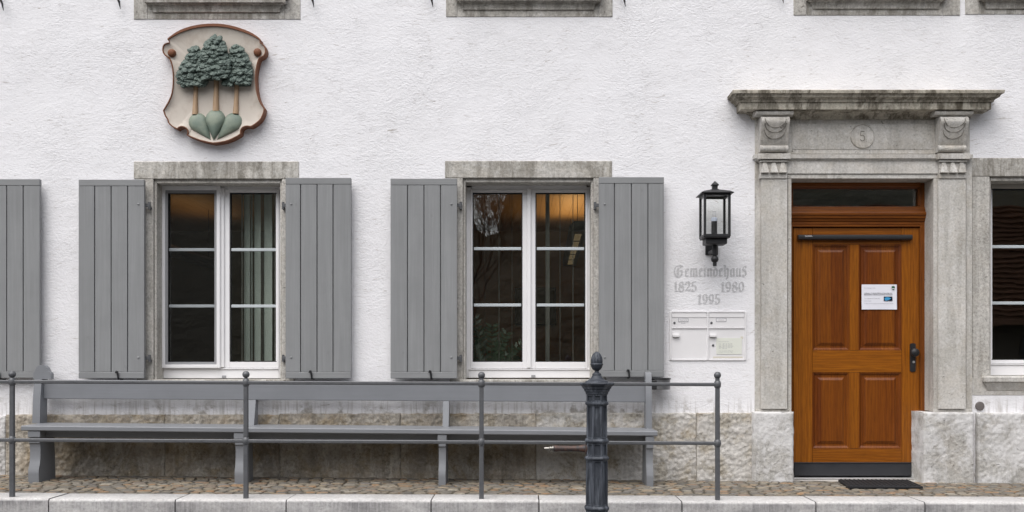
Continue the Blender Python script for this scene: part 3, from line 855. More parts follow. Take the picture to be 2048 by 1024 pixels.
# window beyond the left edge, the two windows over the bench, the window right of the door
stone_surround(W0, -355, -25, 323, -330, -38, M['stone_sill']); stone_sill(W0)
window(-301, -65, 373, 757, [(-287, -192), (-162, -67)], 387, 722, [(496, 502), (609, 615)], -180, 740)
shutter(-55, 79, 358, 756, -1, (-22, 13, 46))
stone_surround(W1, 268, 598, 323, 274, 590, M['stone_sill']); stone_sill(W1)
window(322, 558, 373, 757, [(336, 431), (461, 556)], 387, 722, [(496, 502), (609, 615)], 444, 739,
       screen=(323, 442, 373, 736, 332, 435, 381, 729))
shutter(157, 288, 359, 757, 1, (189, 222, 255))
shutter(571, 702, 355.5, 757, -1, (601, 634, 666))
stone_surround(W2, 890, 1224, 322, 900, 1212, M['stone_sill']); stone_sill(W2)
window(936, 1181, 374, 756, [(947, 1043), (1073, 1169)], 387, 722, [(494, 500), (607, 613)], 1057, 740)
shutter(781, 914, 357, 757, 1, (815, 848, 881))
shutter(1198, 1328, 354, 754, -1, (1229, 1263, 1296))
stone_surround(W3, 1942, 2272, 316, 1944, 2270, M['stone_sill'])
window(1979, 2230, 371, 751, [(1983, 2096), (2114, 2222)], 379, 718, [(490, 496), (603, 609)], 2104, 730)
mb = MB()
for k, (a, b, dd) in enumerate(((355, 362, 0.04), (362.5, 369, 0.03), (369.5, 377, 0.02))):
    mb.box(X(1972, REV), X(2236, REV), REV - 0.06, REV + dd, Z(b, REV), Z(a, REV), 0.003)
mb.build('blind_box', make_paint('beige_blind_box', (0.42, 0.395, 0.36), 0.5, None, 0.03, 0.1), hall)
# moulded stone sill of the right-hand window
s = part('window_sill', hall)
z = lambda p: Z(p)
mb = MB(); mb.mould(X(1976), X(2245), [(0.0, z(783)), (0.006, z(781)), (0.012, z(779.5)), (0.02, z(772)), (0.036, z(767)), (0.04, z(764)), (0.052, z(763)), (0.054, z(755)), (0.048, z(753)), (0.0, z(751.5))])
mb.build('sill_moulding', M['stone'], s)
MB().box(X(1943), X(2275), -0.36, 0.004, z(790.5), z(753), 0.003).build('sill_block', M['stone'], s)

# upper-floor window sills just inside the top edge of the picture
def upper(jx0, jx1, a0, a1, ybot, ynose, yc):
    s = part('upper_window_surround', hall)
    MB().box(X(jx0), X(a0) - 0.002, -0.02, 0.006, Z(ybot), 5.4, 0.003).build('jamb', M['stone_jamb'], s)
    MB().box(X(a1) + 0.002, X(jx1), -0.02, 0.006, Z(ybot), 5.4, 0.003).build('jamb', M['stone_jamb'], s)
    MB().box(X(a0), X(a1), -0.02, 0.005, Z(ybot), 3.96, 0.003).build('sill_apron', M['stone_sill'], s)
    zc, zn = Z(yc), Z(ynose)
    mb = MB(); mb.mould(X(a0 + 16), X(a1 - 14), [(0.004, zc - 0.008), (0.018, zc - 0.006), (0.020, zc), (0.022, zc + 0.02), (0.034, zc + 0.045), (0.05, zn - 0.012), (0.052, zn - 0.006), (0.07, zn - 0.004), (0.072, zn + 0.022), (0.066, zn + 0.026), (0.064, zn + 0.034), (0.086, zn + 0.036), (0.088, zn + 0.08), (0.01, zn + 0.10)], 0.0)
    mb.build('sill_moulding', M['stone_sill'], s)
upper(268, 601, 296, 570, 39, 9, 24)
upper(892, 1225, 915, 1197, 34, 5, 19)
upper(1587, 1920, 1613, 1885, 31, 2, 17)
upper(1930, 2262, 1958, 2240, 29, 2, 17)
for px, py in ((7, 21), (241, 18), (628, 15), (866, 14), (1251, 13), (1567, 6)): spike(px, py, 1)
for px, py in ((-2, 750), (235, 750), (622, 749), (861, 749), (1257, 747)): hook(px, py, 13, 0.0)

# --- plinth of rough stone blocks
edges = [(-520, -300), (-300, -130), (-130, 14), (14, 332), (332, 560), (560, 802), (802, 1072), (1072, 1392), (1392, 1507)]
for i, (a, b) in enumerate(edges):
    ytop = 832 if b <= 14 else (829 if b <= 560 else (827 if b < 1100 else 825.5))
    pass
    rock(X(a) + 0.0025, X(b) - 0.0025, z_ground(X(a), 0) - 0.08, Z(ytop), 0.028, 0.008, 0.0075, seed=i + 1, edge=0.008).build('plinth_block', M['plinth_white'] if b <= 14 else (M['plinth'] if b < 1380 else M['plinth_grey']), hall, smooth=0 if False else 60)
MB().box(XL, X(1507), -0.01, 0.016, -0.2, Z(832.5), 0).build('plinth_mortar', M['mortar'], hall, smooth=0)
rock(X(1507, .09), X(1588, .09), -0.1, Z(824, .09), 0.085, 0.008, 0.0032, seed=21, edge=0.016, back=-0.3).build('plinth_block', M['plinth_white'], hall, smooth=60)
rock(X(1848, .09), X(1949, .09), -0.1, Z(825, .09), 0.085, 0.008, 0.0035, seed=22, edge=0.016, back=-0.3).build('plinth_block', M['plinth_white'], hall, smooth=60)
for i, (a, b) in enumerate([(1950, 2190), (2190, 2400), (2400, 2560)]):
    rock(X(a) + 0.002, X(b) - 0.002, -0.1, Z(825), 0.040, 0.009, 0.0045, seed=30 + i, edge=0.014).build('plinth_block', M['plinth_white'], hall, smooth=60)

# --- stone door surround
po = part('door_surround', hall)
def pbox(nm, a, b, t, q, df, db=-0.3, m=M['stone'], bev=0.003, par=po):
    return MB().box(X(a, df), X(b, df), db, df, Z(q, df), Z(t, df), bev).build(nm, m, par)
# uprights: outer strip, pilaster, inner strip
pbox('outer_strip', 1510, 1523.5, 235, 823, 0.012, -0.05)
pbox('pilaster', 1523, 1575, 355.5, 818, 0.052, -0.04)
pbox('inner_strip', 1575.6, 1583, 357.5, 823, 0.028, -0.3)
pbox('pilaster_foot', 1511.5, 1582.8, 818.5, 824.5, 0.030, -0.04)
pbox('outer_strip', 1932, 1944.5, 317, 823, 0.018, -0.05)
pbox('pilaster', 1877, 1932, 355.5, 818, 0.052, -0.04)
pbox('inner_strip', 1867, 1876.4, 357.5, 823, 0.028, -0.3)
pbox('pilaster_foot', 1867.3, 1944, 818.5, 824.5, 0.030, -0.04)
# lintel with its two fasciae
pbox('lower_fascia', 1575.6, 1876.4, 348, 357.3, 0.026, -0.3)
pbox('upper_fascia', 1523, 1932, 321, 347.6, 0.036, -0.3)
mb = MB(); mb.mould(X(1523, .05), X(1930, .05), [(0.02, Z(322.5, .05)), (0.044, Z(320.5, .05)), (0.046, Z(318, .05)), (0.058, Z(317, .05)), (0.06, Z(309.5, .05)), (0.02, Z(307, .05))], -0.04)
mb.build('string_course', M['stone'], po)
# frieze with sunk border and roundel
pbox('frieze', 1514, 1940, 236, 308, 0.014, -0.05)
zt, zq = Z(248, .018), Z(299, .018); xa, xb = X(1584, .018), X(1868, .018)
mb = MB(); mb.loops([[(xa, -0.012, zq), (xb, -0.012, zq), (xb, -0.012, zt), (xa, -0.012, zt)], [(xa, -0.017, zq), (xb, -0.017, zq), (xb, -0.017, zt), (xa, -0.017, zt)], [(xa + .006, -0.020, zq + .006), (xb - .006, -0.020, zq + .006), (xb - .006, -0.020, zt - .006), (xa + .006, -0.020, zt - .006)]])
mb.build('frieze_panel', M['stone'], po)
cx, cz = X(1725, .025), Z(272.5, .025)
MB().lathe_d(cx, cz, [(0.098, 0.015), (0.0985, 0.022), (0.0945, 0.0290), (0.0905, 0.0205), (0.0885, 0.0228), (0.0, 0.0232)], 48).build('roundel', M['stone'], po)
# the carved house number: a low raised figure in darker stone
M['groove'] = make_stone('dark_line_stone', (0.24, 0.225, 0.20), (0.16, 0.15, 0.13), streak=0, ochre=0, pits=0.3)
def stroke(mb, pts, r, d, n=6):
    mb.tube([(x, -d, z) for x, z in pts], r, n, 0.45)
f5 = []
sc = 0.040
mb = MB()
P5 = [(0.42, 0.98), (-0.30, 0.98), (-0.36, 0.12)]
stroke(mb, [(cx + p[0] * sc, cz + p[1] * sc) for p in P5[:2]], 0.0042, 0.0235)
stroke(mb, [(cx + p[0] * sc, cz + p[1] * sc) for p in P5[1:]], 0.0028, 0.0235)
arc = [(-0.36, 0.12)] + [(0.02 + 0.44 * math.cos(a), -0.36 + 0.56 * math.sin(a)) for a in [math.radians(t) for t in range(125, -150, -18)]] + [(-0.44, -0.62)]
stroke(mb, [(cx + p[0] * sc, cz + p[1] * sc) for p in arc], 0.0034, 0.0235)
mb.build('house_number', M['groove'], po)

def console(p0, p1):
    c = part('console', hall)
    d = 0.13
    x0, x1 = X(p0, 0.12), X(p1, 0.12)
    zt, zb = Z(233, 0.11), Z(303, 0.09)
    H = zt - zb
    prof = []
    for i in range(9):                       # upper scroll
        a = math.radians(95 - 100 * i / 8); prof.append((0.098 + 0.042 * math.cos(a), zt - 0.045 + 0.045 * math.sin(a)))
    for i in range(1, 8):                    # long S to the small roll below
        t = i / 8; prof.append((0.140 - 0.066 * (t ** 0.85), zt - 0.049 - t * (H - 0.105)))
    prof.append((0.066, zb + 0.052))
    for i in range(9):
        a = math.radians(100 - 200 * i / 8); prof.append((0.066 + 0.024 * math.cos(a), zb + 0.026 + 0.026 * math.sin(a)))
    prof += [(0.0, zb), (0.0, zt)]
    mb = MB(); mb.prism_x(prof, x0 + 0.02, x1 - 0.02)
    mb.build('scroll_body', M['stone'], c, smooth=40)
    # raised cheeks on both sides
    for a, b in ((x0, x0 + 0.02), (x1 - 0.02, x1)):
        pr = [(max(0.0, dd + 0.004), zz) for dd, zz in prof]
        pr[-1] = (0, zt + .001); pr[-2] = (0, zb - .001)
        MB().prism_x(pr, a, b).build('scroll_cheek', M['stone'], c, smooth=40)
    # three hanging scales
    cxx = (x0 + x1) / 2; rr = (x1 - x0) / 2 - 0.028
    def dep(zz):
        best = min((p for p in prof[:17]), key=lambda p: abs(p[1] - zz)); return best[0]
    for k, zc in enumerate((zt - 0.022, zt - 0.058, zt - 0.105)):
        mb = MB()
        pts = []
        for i in range(13):
            a = PI + PI * i / 12
            zz = zc + rr * 0.82 * math.sin(a); pts.append((cxx + rr * math.cos(a), -(dep(zz) + 0.001), zz))
        mb.tube(pts, 0.0036, 6); mb.build('carved_scale', M['groove'], c)
    return c
console(1522.5, 1578.5); console(1880, 1936)
def guttae(p0, p1):
    g = part('guttae_block', hall)
    x0, x1 = X(p0, .08), X(p1, .08)
    def B(nm, a, b, t, q, df): MB().box(a, b, 0.02, df, Z(q, .08), Z(t, .08), 0.002).build(nm, M['stone'], g)
    B('cap', x0 - 0.022, x1 + 0.022, 307.5, 318.5, 0.094)
    B('fillet', x0 - 0.004, x1 + 0.004, 320, 323.6, 0.078)
    B('ground', x0, x1, 323.8, 345, 0.060)
    B('base', x0 - 0.002, x1 + 0.002, 345.3, 356, 0.062)
    wd = (x1 - x0) / 3
    for k in range(3):
        a, b = x0 + wd * k, x0 + wd * (k + 1)
        m_ = (a + b) / 2
        zt, zb = Z(324.5, .08), Z(345.2, .08)
        mb = MB(); mb.loops([[(a + .003, -0.059, zb), (b - .003, -0.059, zb), (m_ + wd * .22, -0.059, zt), (m_ - wd * .22, -0.059, zt)], [(a + .006, -0.088, zb + .001), (b - .006, -0.088, zb + .001), (m_ + wd * .18, -0.070, zt), (m_ - wd * .18, -0.070, zt)]])
        mb.build('gutta', M['stone'], g)
guttae(1521.5, 1575.5); guttae(1880, 1934)

# cornice over the door
co = part('cornice', hall)
k = lambda p, d: Z(p, d)
x0, x1 = X(1466, .23) + 0.225, X(2010.5, .23) - 0.225
mb = MB(); mb.mould(x0, x1, [(0.02, k(236.5, .06)), (0.035, k(236, .06)), (0.040, k(232, .06)), (0.052, k(226.5, .08)), (0.085, k(221.5, .1)), (0.092, k(220.5, .1)), (0.10, k(220, .1))], -0.04)
mb.build('bed_moulding', M['stone_cornice'], co)
for a, b in ((1509, 1590), (1868, 1950)):
    mb = MB(); mb.mould(X(a, .15) + 0.02, X(b, .15) - 0.02, [(0.085, k(229.5, .13)), (0.118, k(228, .13)), (0.128, k(224, .13)), (0.118, k(220, .13)), (0.09, k(219, .13))], 0.05)
    mb2 = MB(); xa, xb = X(a, .13), X(b, .13)
    mb2.loops([[(xa, -0.05, zz), (xa + e, -dd, zz), (xb - e, -dd, zz), (xb, -0.05, zz)] for dd, zz, e in ((0.10, k(230, .13), .02), (0.125, k(228.5, .13), .012), (0.132, k(225, .13), .01), (0.128, k(221.5, .13), .012), (0.11, k(220.2, .13), .02))])
    mb.b.free(); mb2.build('console_cap', M['stone'], co)
mb = MB(); mb.mould(x0, x1, [(0.09, k(217.2, .18)), (0.148, k(217.0, .18)), (0.150, k(216.6, .18)), (0.152, k(205, .16)), (0.156, k(204, .16)), (0.166, k(203.6, .16)), (0.167, k(201, .16)), (0.171, k(200.3, .16)), (0.172, k(199, .17)), (0.182, k(197, .18)), (0.197, k(193.5, .2)), (0.205, k(189, .2)), (0.210, k(186.6, .22)), (0.222, k(186.0, .22)), (0.226, k(180.5, .22)), (0.220, k(179.2, .22)), (0.0, k(174, .1))], -0.04)
mb.build('corona', M['stone_cornice'], co, smooth=30)

# --- the oak door
dr = part('door', hall, 'varnished orange-brown oak door with four raised panels')
DF = -0.158
def dbox(nm, a, b, t, q, df, db, m, bev=0.003): return MB().box(X(a, df), X(b, df), db, df, Z(q, df), Z(t, df), bev).build(nm, m, dr)
fr_d, lf = DF + 0.0, DF - 0.022
dbox('frame_post', 1560, 1586, 366, 957, fr_d, fr_d - 0.09, M['wood_frame_z'])
dbox('frame_post', 1841, 1868, 366, 957, fr_d, fr_d - 0.09, M['wood_frame_z'])
dbox('frame_post', 1838.5, 1840.6, 455, 957, fr_d - 0.012, fr_d - 0.06, M['wood_frame_z'], 0.001)
dbox('frame_post', 1836.6, 1840.6, 377, 412, fr_d - 0.006, fr_d - 0.06, M['wood_frame_z'], 0.001)
MB().prism_x([(fr_d - .09, Z(360, DF)), (fr_d, Z(360, DF)), (fr_d, Z(368, DF)), (fr_d - .004, Z(369, DF)), (fr_d - .004, Z(371, DF)), (fr_d - .012, Z(373, DF)), (fr_d - .018, Z(377, DF)), (fr_d - .09, Z(377, DF))], X(1586.2, DF), X(1840.8, DF)).build('frame_head', M['wood_frame_x'], dr)
# transom with its run mouldings
zz = lambda p: Z(p, DF)
prof = [(fr_d - .09, zz(453)), (fr_d - .002, zz(453)), (fr_d - .002, zz(448.5)), (fr_d + .002, zz(448)), (fr_d + .002, zz(443.5)), (fr_d + .012, zz(442)), (fr_d + .014, zz(439)), (fr_d + .016, zz(438)), (fr_d + .026, zz(436.8)), (fr_d + .028, zz(433)), (fr_d + .036, zz(431)), (fr_d + .038, zz(427.5)), (fr_d + .034, zz(425.5)), (fr_d + .024, zz(424.5)), (fr_d + .012, zz(419)), (fr_d + .002, zz(413.5)), (fr_d - .012, zz(412)), (fr_d - .09, zz(412))]
MB().prism_x(prof, X(1570, DF), X(1852.5, DF)).build('transom_bar', M['wood_frame_x'], dr, smooth=25)
MB().box(X(1584, DF), X(1839, DF), DF - 0.040, DF - 0.034, zz(413), zz(376)).build('transom_pane', M['glass'], dr, smooth=0)
# leaf
st = (lf, lf - 0.045)
dbox('stile', 1587, 1624.6, 455.5, 926, *st, M['wood_z'], 0.002)
dbox('stile', 1803.4, 1837.8, 455.5, 926, *st, M['wood_z'], 0.002)
RR = dict(m=M['wood_x'], bev=0.0015)
rl = lf - 0.0006
for t, q in ((455.5, 488.5), (701, 744.5), (897.5, 926)):
    dbox('rail', 1625.0, 1803.0, t, q, rl, rl - 0.044, **RR)
for t, q in ((489, 700.5), (745, 897)):
    dbox('muntin', 1699.4, 1717.6, t, q, rl, rl - 0.044, M['wood_z'], 0.0015)
    for a, b in ((1625.4, 1699), (1718, 1803)):
        xa, xb, za, zb = X(a, lf), X(b, lf), Z(q, lf), Z(t, lf)
        rect = lambda i, dd: [(xa + i, -dd, za + i), (xb - i, -dd, za + i), (xb - i, -dd, zb - i), (xa + i, -dd, zb - i)]
        MB_ = MB(); MB_.loops([rect(-0.002, lf - .03), rect(-0.002, lf - .004), rect(0.006, lf - .004), rect(0.010, lf - .007), rect(0.020, lf - .016), rect(0.022, lf - .018), rect(0.040, lf - .017), rect(0.043, lf - .013), rect(0.062, lf - .004), rect(0.064, lf - .004)])
        MB_.build('panel', M['wood_panel'], dr, smooth=20)
dbox('kick_plate', 1588.5, 1837.3, 926.3, 951.5, lf + 0.004, lf - 0.04, M['kick'], 0.002)
dbox('kick_plate_drip', 1588.5, 1837.3, 924.6, 926.6, lf + 0.010, lf + 0.0005, M['kick'], 0.001)
MB().box(X(1578, DF), X(1846, DF), -0.36, DF + 0.03, Z(958.3, DF), Z(955, DF), 0.002).build('threshold', M['alu'], dr)
MB().box(X(1583), X(1867), -0.36, -0.02, -0.1, Z(958.6, DF) - 0.002).build('door_step', M['stone'], dr)
# closer bar with its logo
xa, xb = X(1597, lf + .04), X(1825, lf + .04)
prof = [(lf - .001, zz(480)), (lf + .03, zz(480)), (lf + .042, zz(478)), (lf + .045, zz(474.5)), (lf + .042, zz(471)), (lf + .03, zz(469.5)), (lf - .001, zz(469.5))]
MB().prism_x(prof, xa, xb).build('door_closer', M['dark'], dr)
me = text_mesh('DORMA', X(1610.3, lf + .05), Z(472.2, lf + .05), lf + 0.0465, width=0.060, height=0.0105, bold=0.02)
link_mesh('closer_logo', me, M['logo'], dr, smooth=0)
# handle
mb = MB()
pts = []
hx, hw = X(1826, lf + .01), 0.0225
for i in range(24):
    a = 2 * PI * i / 24
    pts.append((hx + hw * math.copysign(min(1, abs(math.cos(a)) * 1.25), math.cos(a)), (Z(688, lf) - .01 if math.sin(a) > 0 else Z(742, lf) + .01) + 0.016 * math.sin(a)))
mb.prism_d(pts, lf - 0.001, lf + 0.009); mb.build('handle_plate', M['blackmetal'], dr)
mb = MB(); mb.lathe_d(X(1830, lf + .05), Z(705, lf + .05), [(0.012, lf), (0.012, lf + .03), (0.026, lf + .036), (0.035, lf + .05), (0.034, lf + .06), (0.026, lf + .069), (0.012, lf + .074), (0.002, lf + .0755)], 20); mb.build('door_knob', M['blackmetal'], dr)
MB().lathe_d(X(1826.5, lf), Z(724, lf), [(0.010, lf + .008), (0.010, lf + .012), (0.005, lf + .0125), (0.004, lf + .010)], 16).build('lock_cylinder', M['alu'], dr)

# --- painted blackletter on the wall, written with a broad nib
def nib_text(mb, strokes, x0, z0, s, nibw, ang, d0):
    nx, nz = nibw / 2 * math.cos(ang), nibw / 2 * math.sin(ang)
    k = 0
    for st_ in strokes:
        for (ax, az), (bx, bz) in zip(st_, st_[1:]):
            A = (x0 + ax * s, z0 + az * s); B = (x0 + bx * s, z0 + bz * s)
            dx, dz = B[0] - A[0], B[1] - A[1]; L = math.hypot(dx, dz) or 1
            for (ux, uz) in ((nx, nz), (-dz / L * 0.0026, dx / L * 0.0026)):
                if abs(ux * dz - uz * dx) < 1e-7: continue
                q = [(A[0] - ux, A[1] - uz), (A[0] + ux, A[1] + uz), (B[0] + ux, B[1] + uz), (B[0] - ux, B[1] - uz)]
                dd = d0 + 0.00002 * (k % 60); k += 1
                mb.F([mb.V(p[0], dd, p[1]) for p in q])
    return mb
def arcs(cx, cz, rx, rz, a0, a1, n=9): return [(cx + rx * math.cos(math.radians(a0 + (a1 - a0) * i / (n - 1))), cz + rz * math.sin(math.radians(a0 + (a1 - a0) * i / (n - 1)))) for i in range(n)]
def stem(x, t=1.0, b=0.0): return [(x - .10, t - .13), (x, t - .02), (x, b + .12), (x + .10, b + .02)]
GL = {
 'G': (1.45, [arcs(.62, .62, .50, .70, 120, 300, 14), arcs(.72, .58, .24, .46, 150, 250, 8), [(.58, 1.02), (.62, .3)], [(.80, .98), (1.10, 1.28)], [(.78, .62), (1.05, .78), (1.10, .25), (.85, -.02)], [(.40, 1.22), (.75, 1.38), (1.15, 1.2)]]),
 'e': (.66, [[(.18, .82), (.18, .16), (.32, .02), (.54, .16)], [(.16, .84), (.38, 1.0), (.50, .80), (.22, .50)]]),
 'm': (1.16, [stem(.20), stem(.56), stem(.92), [(.22, .84), (.46, 1.0), (.56, .9)], [(.58, .84), (.82, 1.0), (.92, .9)]]),
 'n': (.80, [stem(.20), stem(.58), [(.22, .84), (.46, 1.0), (.58, .9)]]),
 'i': (.44, [stem(.20), [(.18, 1.26), (.26, 1.34)]]),
 'd': (.78, [[(.20, .80), (.18, .16), (.34, .0), (.58, .16), (.60, .70), (.40, 1.0), (.16, 1.28)], [(.16, 1.28), (.32, 1.42), (.50, 1.34)], [(.20, .82), (.40, .98)]]),
 'h': (.80, [[(.10, 1.38), (.22, 1.26), (.20, .14), (.32, .02)], [(.22, .82), (.46, 1.0), (.60, .84), (.60, .10), (.42, -.34)]]),
 'a': (.80, [[(.20, .80), (.18, .16), (.30, .02)], stem(.58), [(.20, .84), (.44, 1.0), (.58, .9)], [(.28, .04), (.50, .2)]]),
 'u': (.80, [stem(.20), stem(.58), [(.28, .04), (.52, .18)]]),
 's': (.74, [[(.60, 1.04), (.52, 1.26), (.30, 1.20), (.18, .86), (.52, .62), (.58, .18), (.34, -.02), (.12, .18)], [(.20, .62), (.50, .9)]]),
}
DG = {
 '1': (.62, [[(.10, .78), (.30, .96), (.30, .04)], [(.12, .03), (.50, .03)], [(.26, .96), (.26, .04)]]),
 '8': (.86, [arcs(.42, .74, .24, .22, 0, 360, 14), arcs(.42, .26, .30, .26, 0, 360, 14), [(.22, .66), (.62, .38)]]),
 '2': (.86, [arcs(.40, .70, .28, .27, 170, -20, 9) + [(.16, .10)], [(.16, .10), (.44, .16), (.72, .06)], [(.70, .06), (.74, .24)], [(.14, .66), (.22, .72)]]),
 '5': (.84, [[(.24, .96), (.66, .96)], [(.24, .96), (.20, .54)], arcs(.38, .31, .30, .29, 120, -150, 12), [(.14, .2), (.20, .24)]]),
 '9': (.86, [arcs(.40, .66, .27, .31, 0, 360, 14), [(.67, .66), (.64, .30), (.44, .03), (.18, .14)]]),
 '0': (.86, [arcs(.42, .5, .28, .46, 0, 360, 18)]),
}
def write(text, font, px0, px1, pz, s):
    mb = MB()
    tot = sum(font[c][0] for c in text)
    kx = (X(px1) - X(px0)) / (tot * s)
    x = 0.0
    for ch in text:
        adv, stx = font[ch]
        stx = [[(x * kx + p[0] * kx, p[1]) for p in q] for q in stx]
        nib_text(mb, stx, X(px0), Z(pz), s, 0.0165, math.radians(32), 0.0022)
        x += adv
    o = mb.build('painted_lettering', M['letter'], hall, smooth=0)
    return o
write('Gemeindehaus', GL, 1347, 1494, 553.0, 0.066)
write('1825', DG, 1347, 1394, 583.0, 0.080)
write('1980', DG, 1441, 1489, 583.5, 0.080)
write('1995', DG, 1395, 1441, 608.0, 0.080)

# ================================================================== THINGS ON THE WALL
# --- coat of arms
CREST = [(440,62),(480,63),(520,67),(560,74),(600,83),(640,95),(680,109),(712,123),(742,139),(770,157),(792,174),(803,190),(800,206),(815,214),(829,228),(840,250),(842,272),(838,294),(826,311),(808,323),(795,328),(786,345),(779,372),(772,405),(767,440),(766,478),(768,520),(772,560),(779,600),(789,635),(804,668),(832,708),(826,744),(808,785),(790,806),(768,825),(745,841),(724,850),(703,846),(684,847),(668,854),(657,866),(652,882),(651,903),(628,920),(600,935),(570,949),(540,959),(505,967),(470,972),(440,975),(405,969),(372,961),(340,953),(308,942),(272,928),(238,911),(244,893),(242,874),(232,861),(217,852),(200,849),(183,854),(168,867),(148,859),(126,847),(108,832),(95,815),(88,790),(70,762),(57,722),(76,690),(98,652),(112,620),(122,588),(128,552),(131,515),(132,475),(130,435),(125,398),(118,365),(110,342),(100,324),(84,316),(68,302),(56,284),(51,262),(54,238),(64,220),(80,209),(105,204),(98,194),(90,180),(108,162),(132,145),(160,126),(190,110),(228,95),(270,82),(312,73),(352,67),(396,63)]
arms = thing('coat_of_arms', 'carved shield with three green trees on three hills, hung high on the plaster', 'coat of arms', (X(430), -0.02, Z(280)))
DC = 0.085
cp = lambda u, v, d=DC: (X(310 + u * 240 / 910, d), Z(30 + v * 270 / 1024, d))
out = [cp(*p) for p in CREST]
k = len(out)
def inset(poly, w):
    r = []
    for i in range(len(poly)):
        a, b, c = poly[i - 1], poly[i], poly[(i + 1) % len(poly)]
        tx, tz = c[0] - a[0], c[1] - a[1]; L = math.hypot(tx, tz)
        r.append((b[0] - tz / L * -w * -1 if False else b[0] + (-(-tz)) / L * 0 + ( -tz / L) * (-w) * -1 * -1, b[1]))
    return r
def inset(poly, wf):
    res = []
    kk = len(poly)
    for i in range(kk):
        a, b, c = poly[i - 1], poly[i], poly[(i + 1) % kk]
        tx, tz = c[0] - a[0], c[1] - a[1]; L = math.hypot(tx, tz)
        w = wf(b)
        res.append((b[0] + tz / L * w, b[1] - tx / L * w))     # clockwise outline: inside lies to the right of travel
    return res
czc = (cp(445, 500))
top_z = cp(440, 62)[1]
inn = inset(out, lambda p: 0.009 + 0.014 * max(0, min(1, (p[1] - (top_z - 0.14)) / 0.10)))
mb = MB()
mb.loops([[(x, 0.005, z) for x, z in out], [(x, -DC + 0.008, z) for x, z in out], [(x, -DC, z) for x, z in inset(out, lambda p: 0.003)], [(x, -DC, z) for x, z in inn], [(x, -DC + 0.02, z) for x, z in inset(inn, lambda p: 0.003)]], True, False)
mb.build('rim', M['redbrown'], arms, smooth=40)
mb = MB()
inn2 = inset(inn, lambda p: -0.001)
ringsc = [(1.0, 0.074), (0.93, 0.064), (0.84, 0.057), (0.6, 0.052), (0.3, 0.050)]
mb.loops([[(czc[0] + (x - czc[0]) * s_, -dd, czc[1] + (z - czc[1]) * s_) for x, z in inn2] for s_, dd in ringsc], False, True)
mb.build('shield_face', M['cream'], arms, smooth=70)
for (u, v) in ((121, 283), (773, 278)):
    mb = MB(); cxs, czs = cp(u, v)
    mb.lathe_d(cxs, czs, [(0.033, 0.055), (0.030, DC - .01), (0.024, DC + .002), (0.012, DC + .008), (0.002, DC + .009)], 20)
    mb.build('scroll_boss', M['redbrown'], arms)
    sgn = -1 if u < 400 else 1
    mb = MB(); pts = []; rad = []
    for i in range(15):
        a = math.radians(-65 + 200 * i / 14)
        a = PI - a if sgn < 0 else a
        r_ = 0.050 + 0.012 * i / 14
        pts.append((cxs + r_ * math.cos(a) * 0.95, -DC + .004, czs + r_ * math.sin(a))); rad.append(0.004 + 0.004 * i / 14)
# hills
def mound(hu, hv, hr, tu, tv, bulge):
    hx, hz = cp(hu, hv); tx, tz = cp(tu, tv); r = hr * 240 / 910 / 250
    dx, dz = tx - hx, tz - hz; L = math.hypot(dx, dz); base = math.atan2(dz, dx)
    phi = math.acos(min(0.99, r / L))
    outl = [(tx, tz)]
    for i in range(28):
        a = base + phi + (2 * PI - 2 * phi) * i / 27
        outl.append((hx + r * math.cos(a), hz + r * math.sin(a)))
    c0 = (hx + dx * 0.22, hz + dz * 0.22)
    mb = MB()
    rings = []
    for j in range(8):
        t = j / 8
        s_ = 1 - t; dep = bulge * math.sqrt(max(0, 1 - s_ ** 2.2))
        rings.append([(c0[0] + (x - c0[0]) * s_, -(0.050 + dep), c0[1] + (z - c0[1]) * s_) for x, z in outl])
    mb.loops(rings, False, True)
    mb.build('hill', M['mound'], arms, smooth=70)
mound(315, 808, 73, 428, 958, 0.040); mound(588, 806, 72, 452, 958, 0.040); mound(450, 786, 77, 440, 962, 0.052)
# trunks
for (pts, r0, r1) in (([(303, 520), (300, 600), (298, 680), (297, 750)], 14, 20), ([(458, 478), (457, 560), (455, 640), (454, 725)], 16, 21), ([(613, 515), (611, 600), (608, 680), (605, 745)], 14, 20)):
    mb = MB(); q = 240 / 910 / 250
    mb.tube([(cp(*p)[0], -0.058, cp(*p)[1]) for p in pts], [r0 * 1.2 * q, r0 * 1.15 * q, (r0 * .6 + r1 * .4) * 1.15 * q, r1 * 1.15 * q], 12)
    a = cp(*pts[0])
    mb.tube([(a[0], -0.058, a[1] - 0.02), (a[0] - 0.022, -0.062, a[1] + 0.02)], [0.012, 0.007], 8); mb.tube([(a[0], -0.058, a[1] - 0.02), (a[0] + 0.022, -0.062, a[1] + 0.02)], [0.012, 0.007], 8)
    mb.build('tree_trunk', M['trunkpaint'], arms, smooth=60)
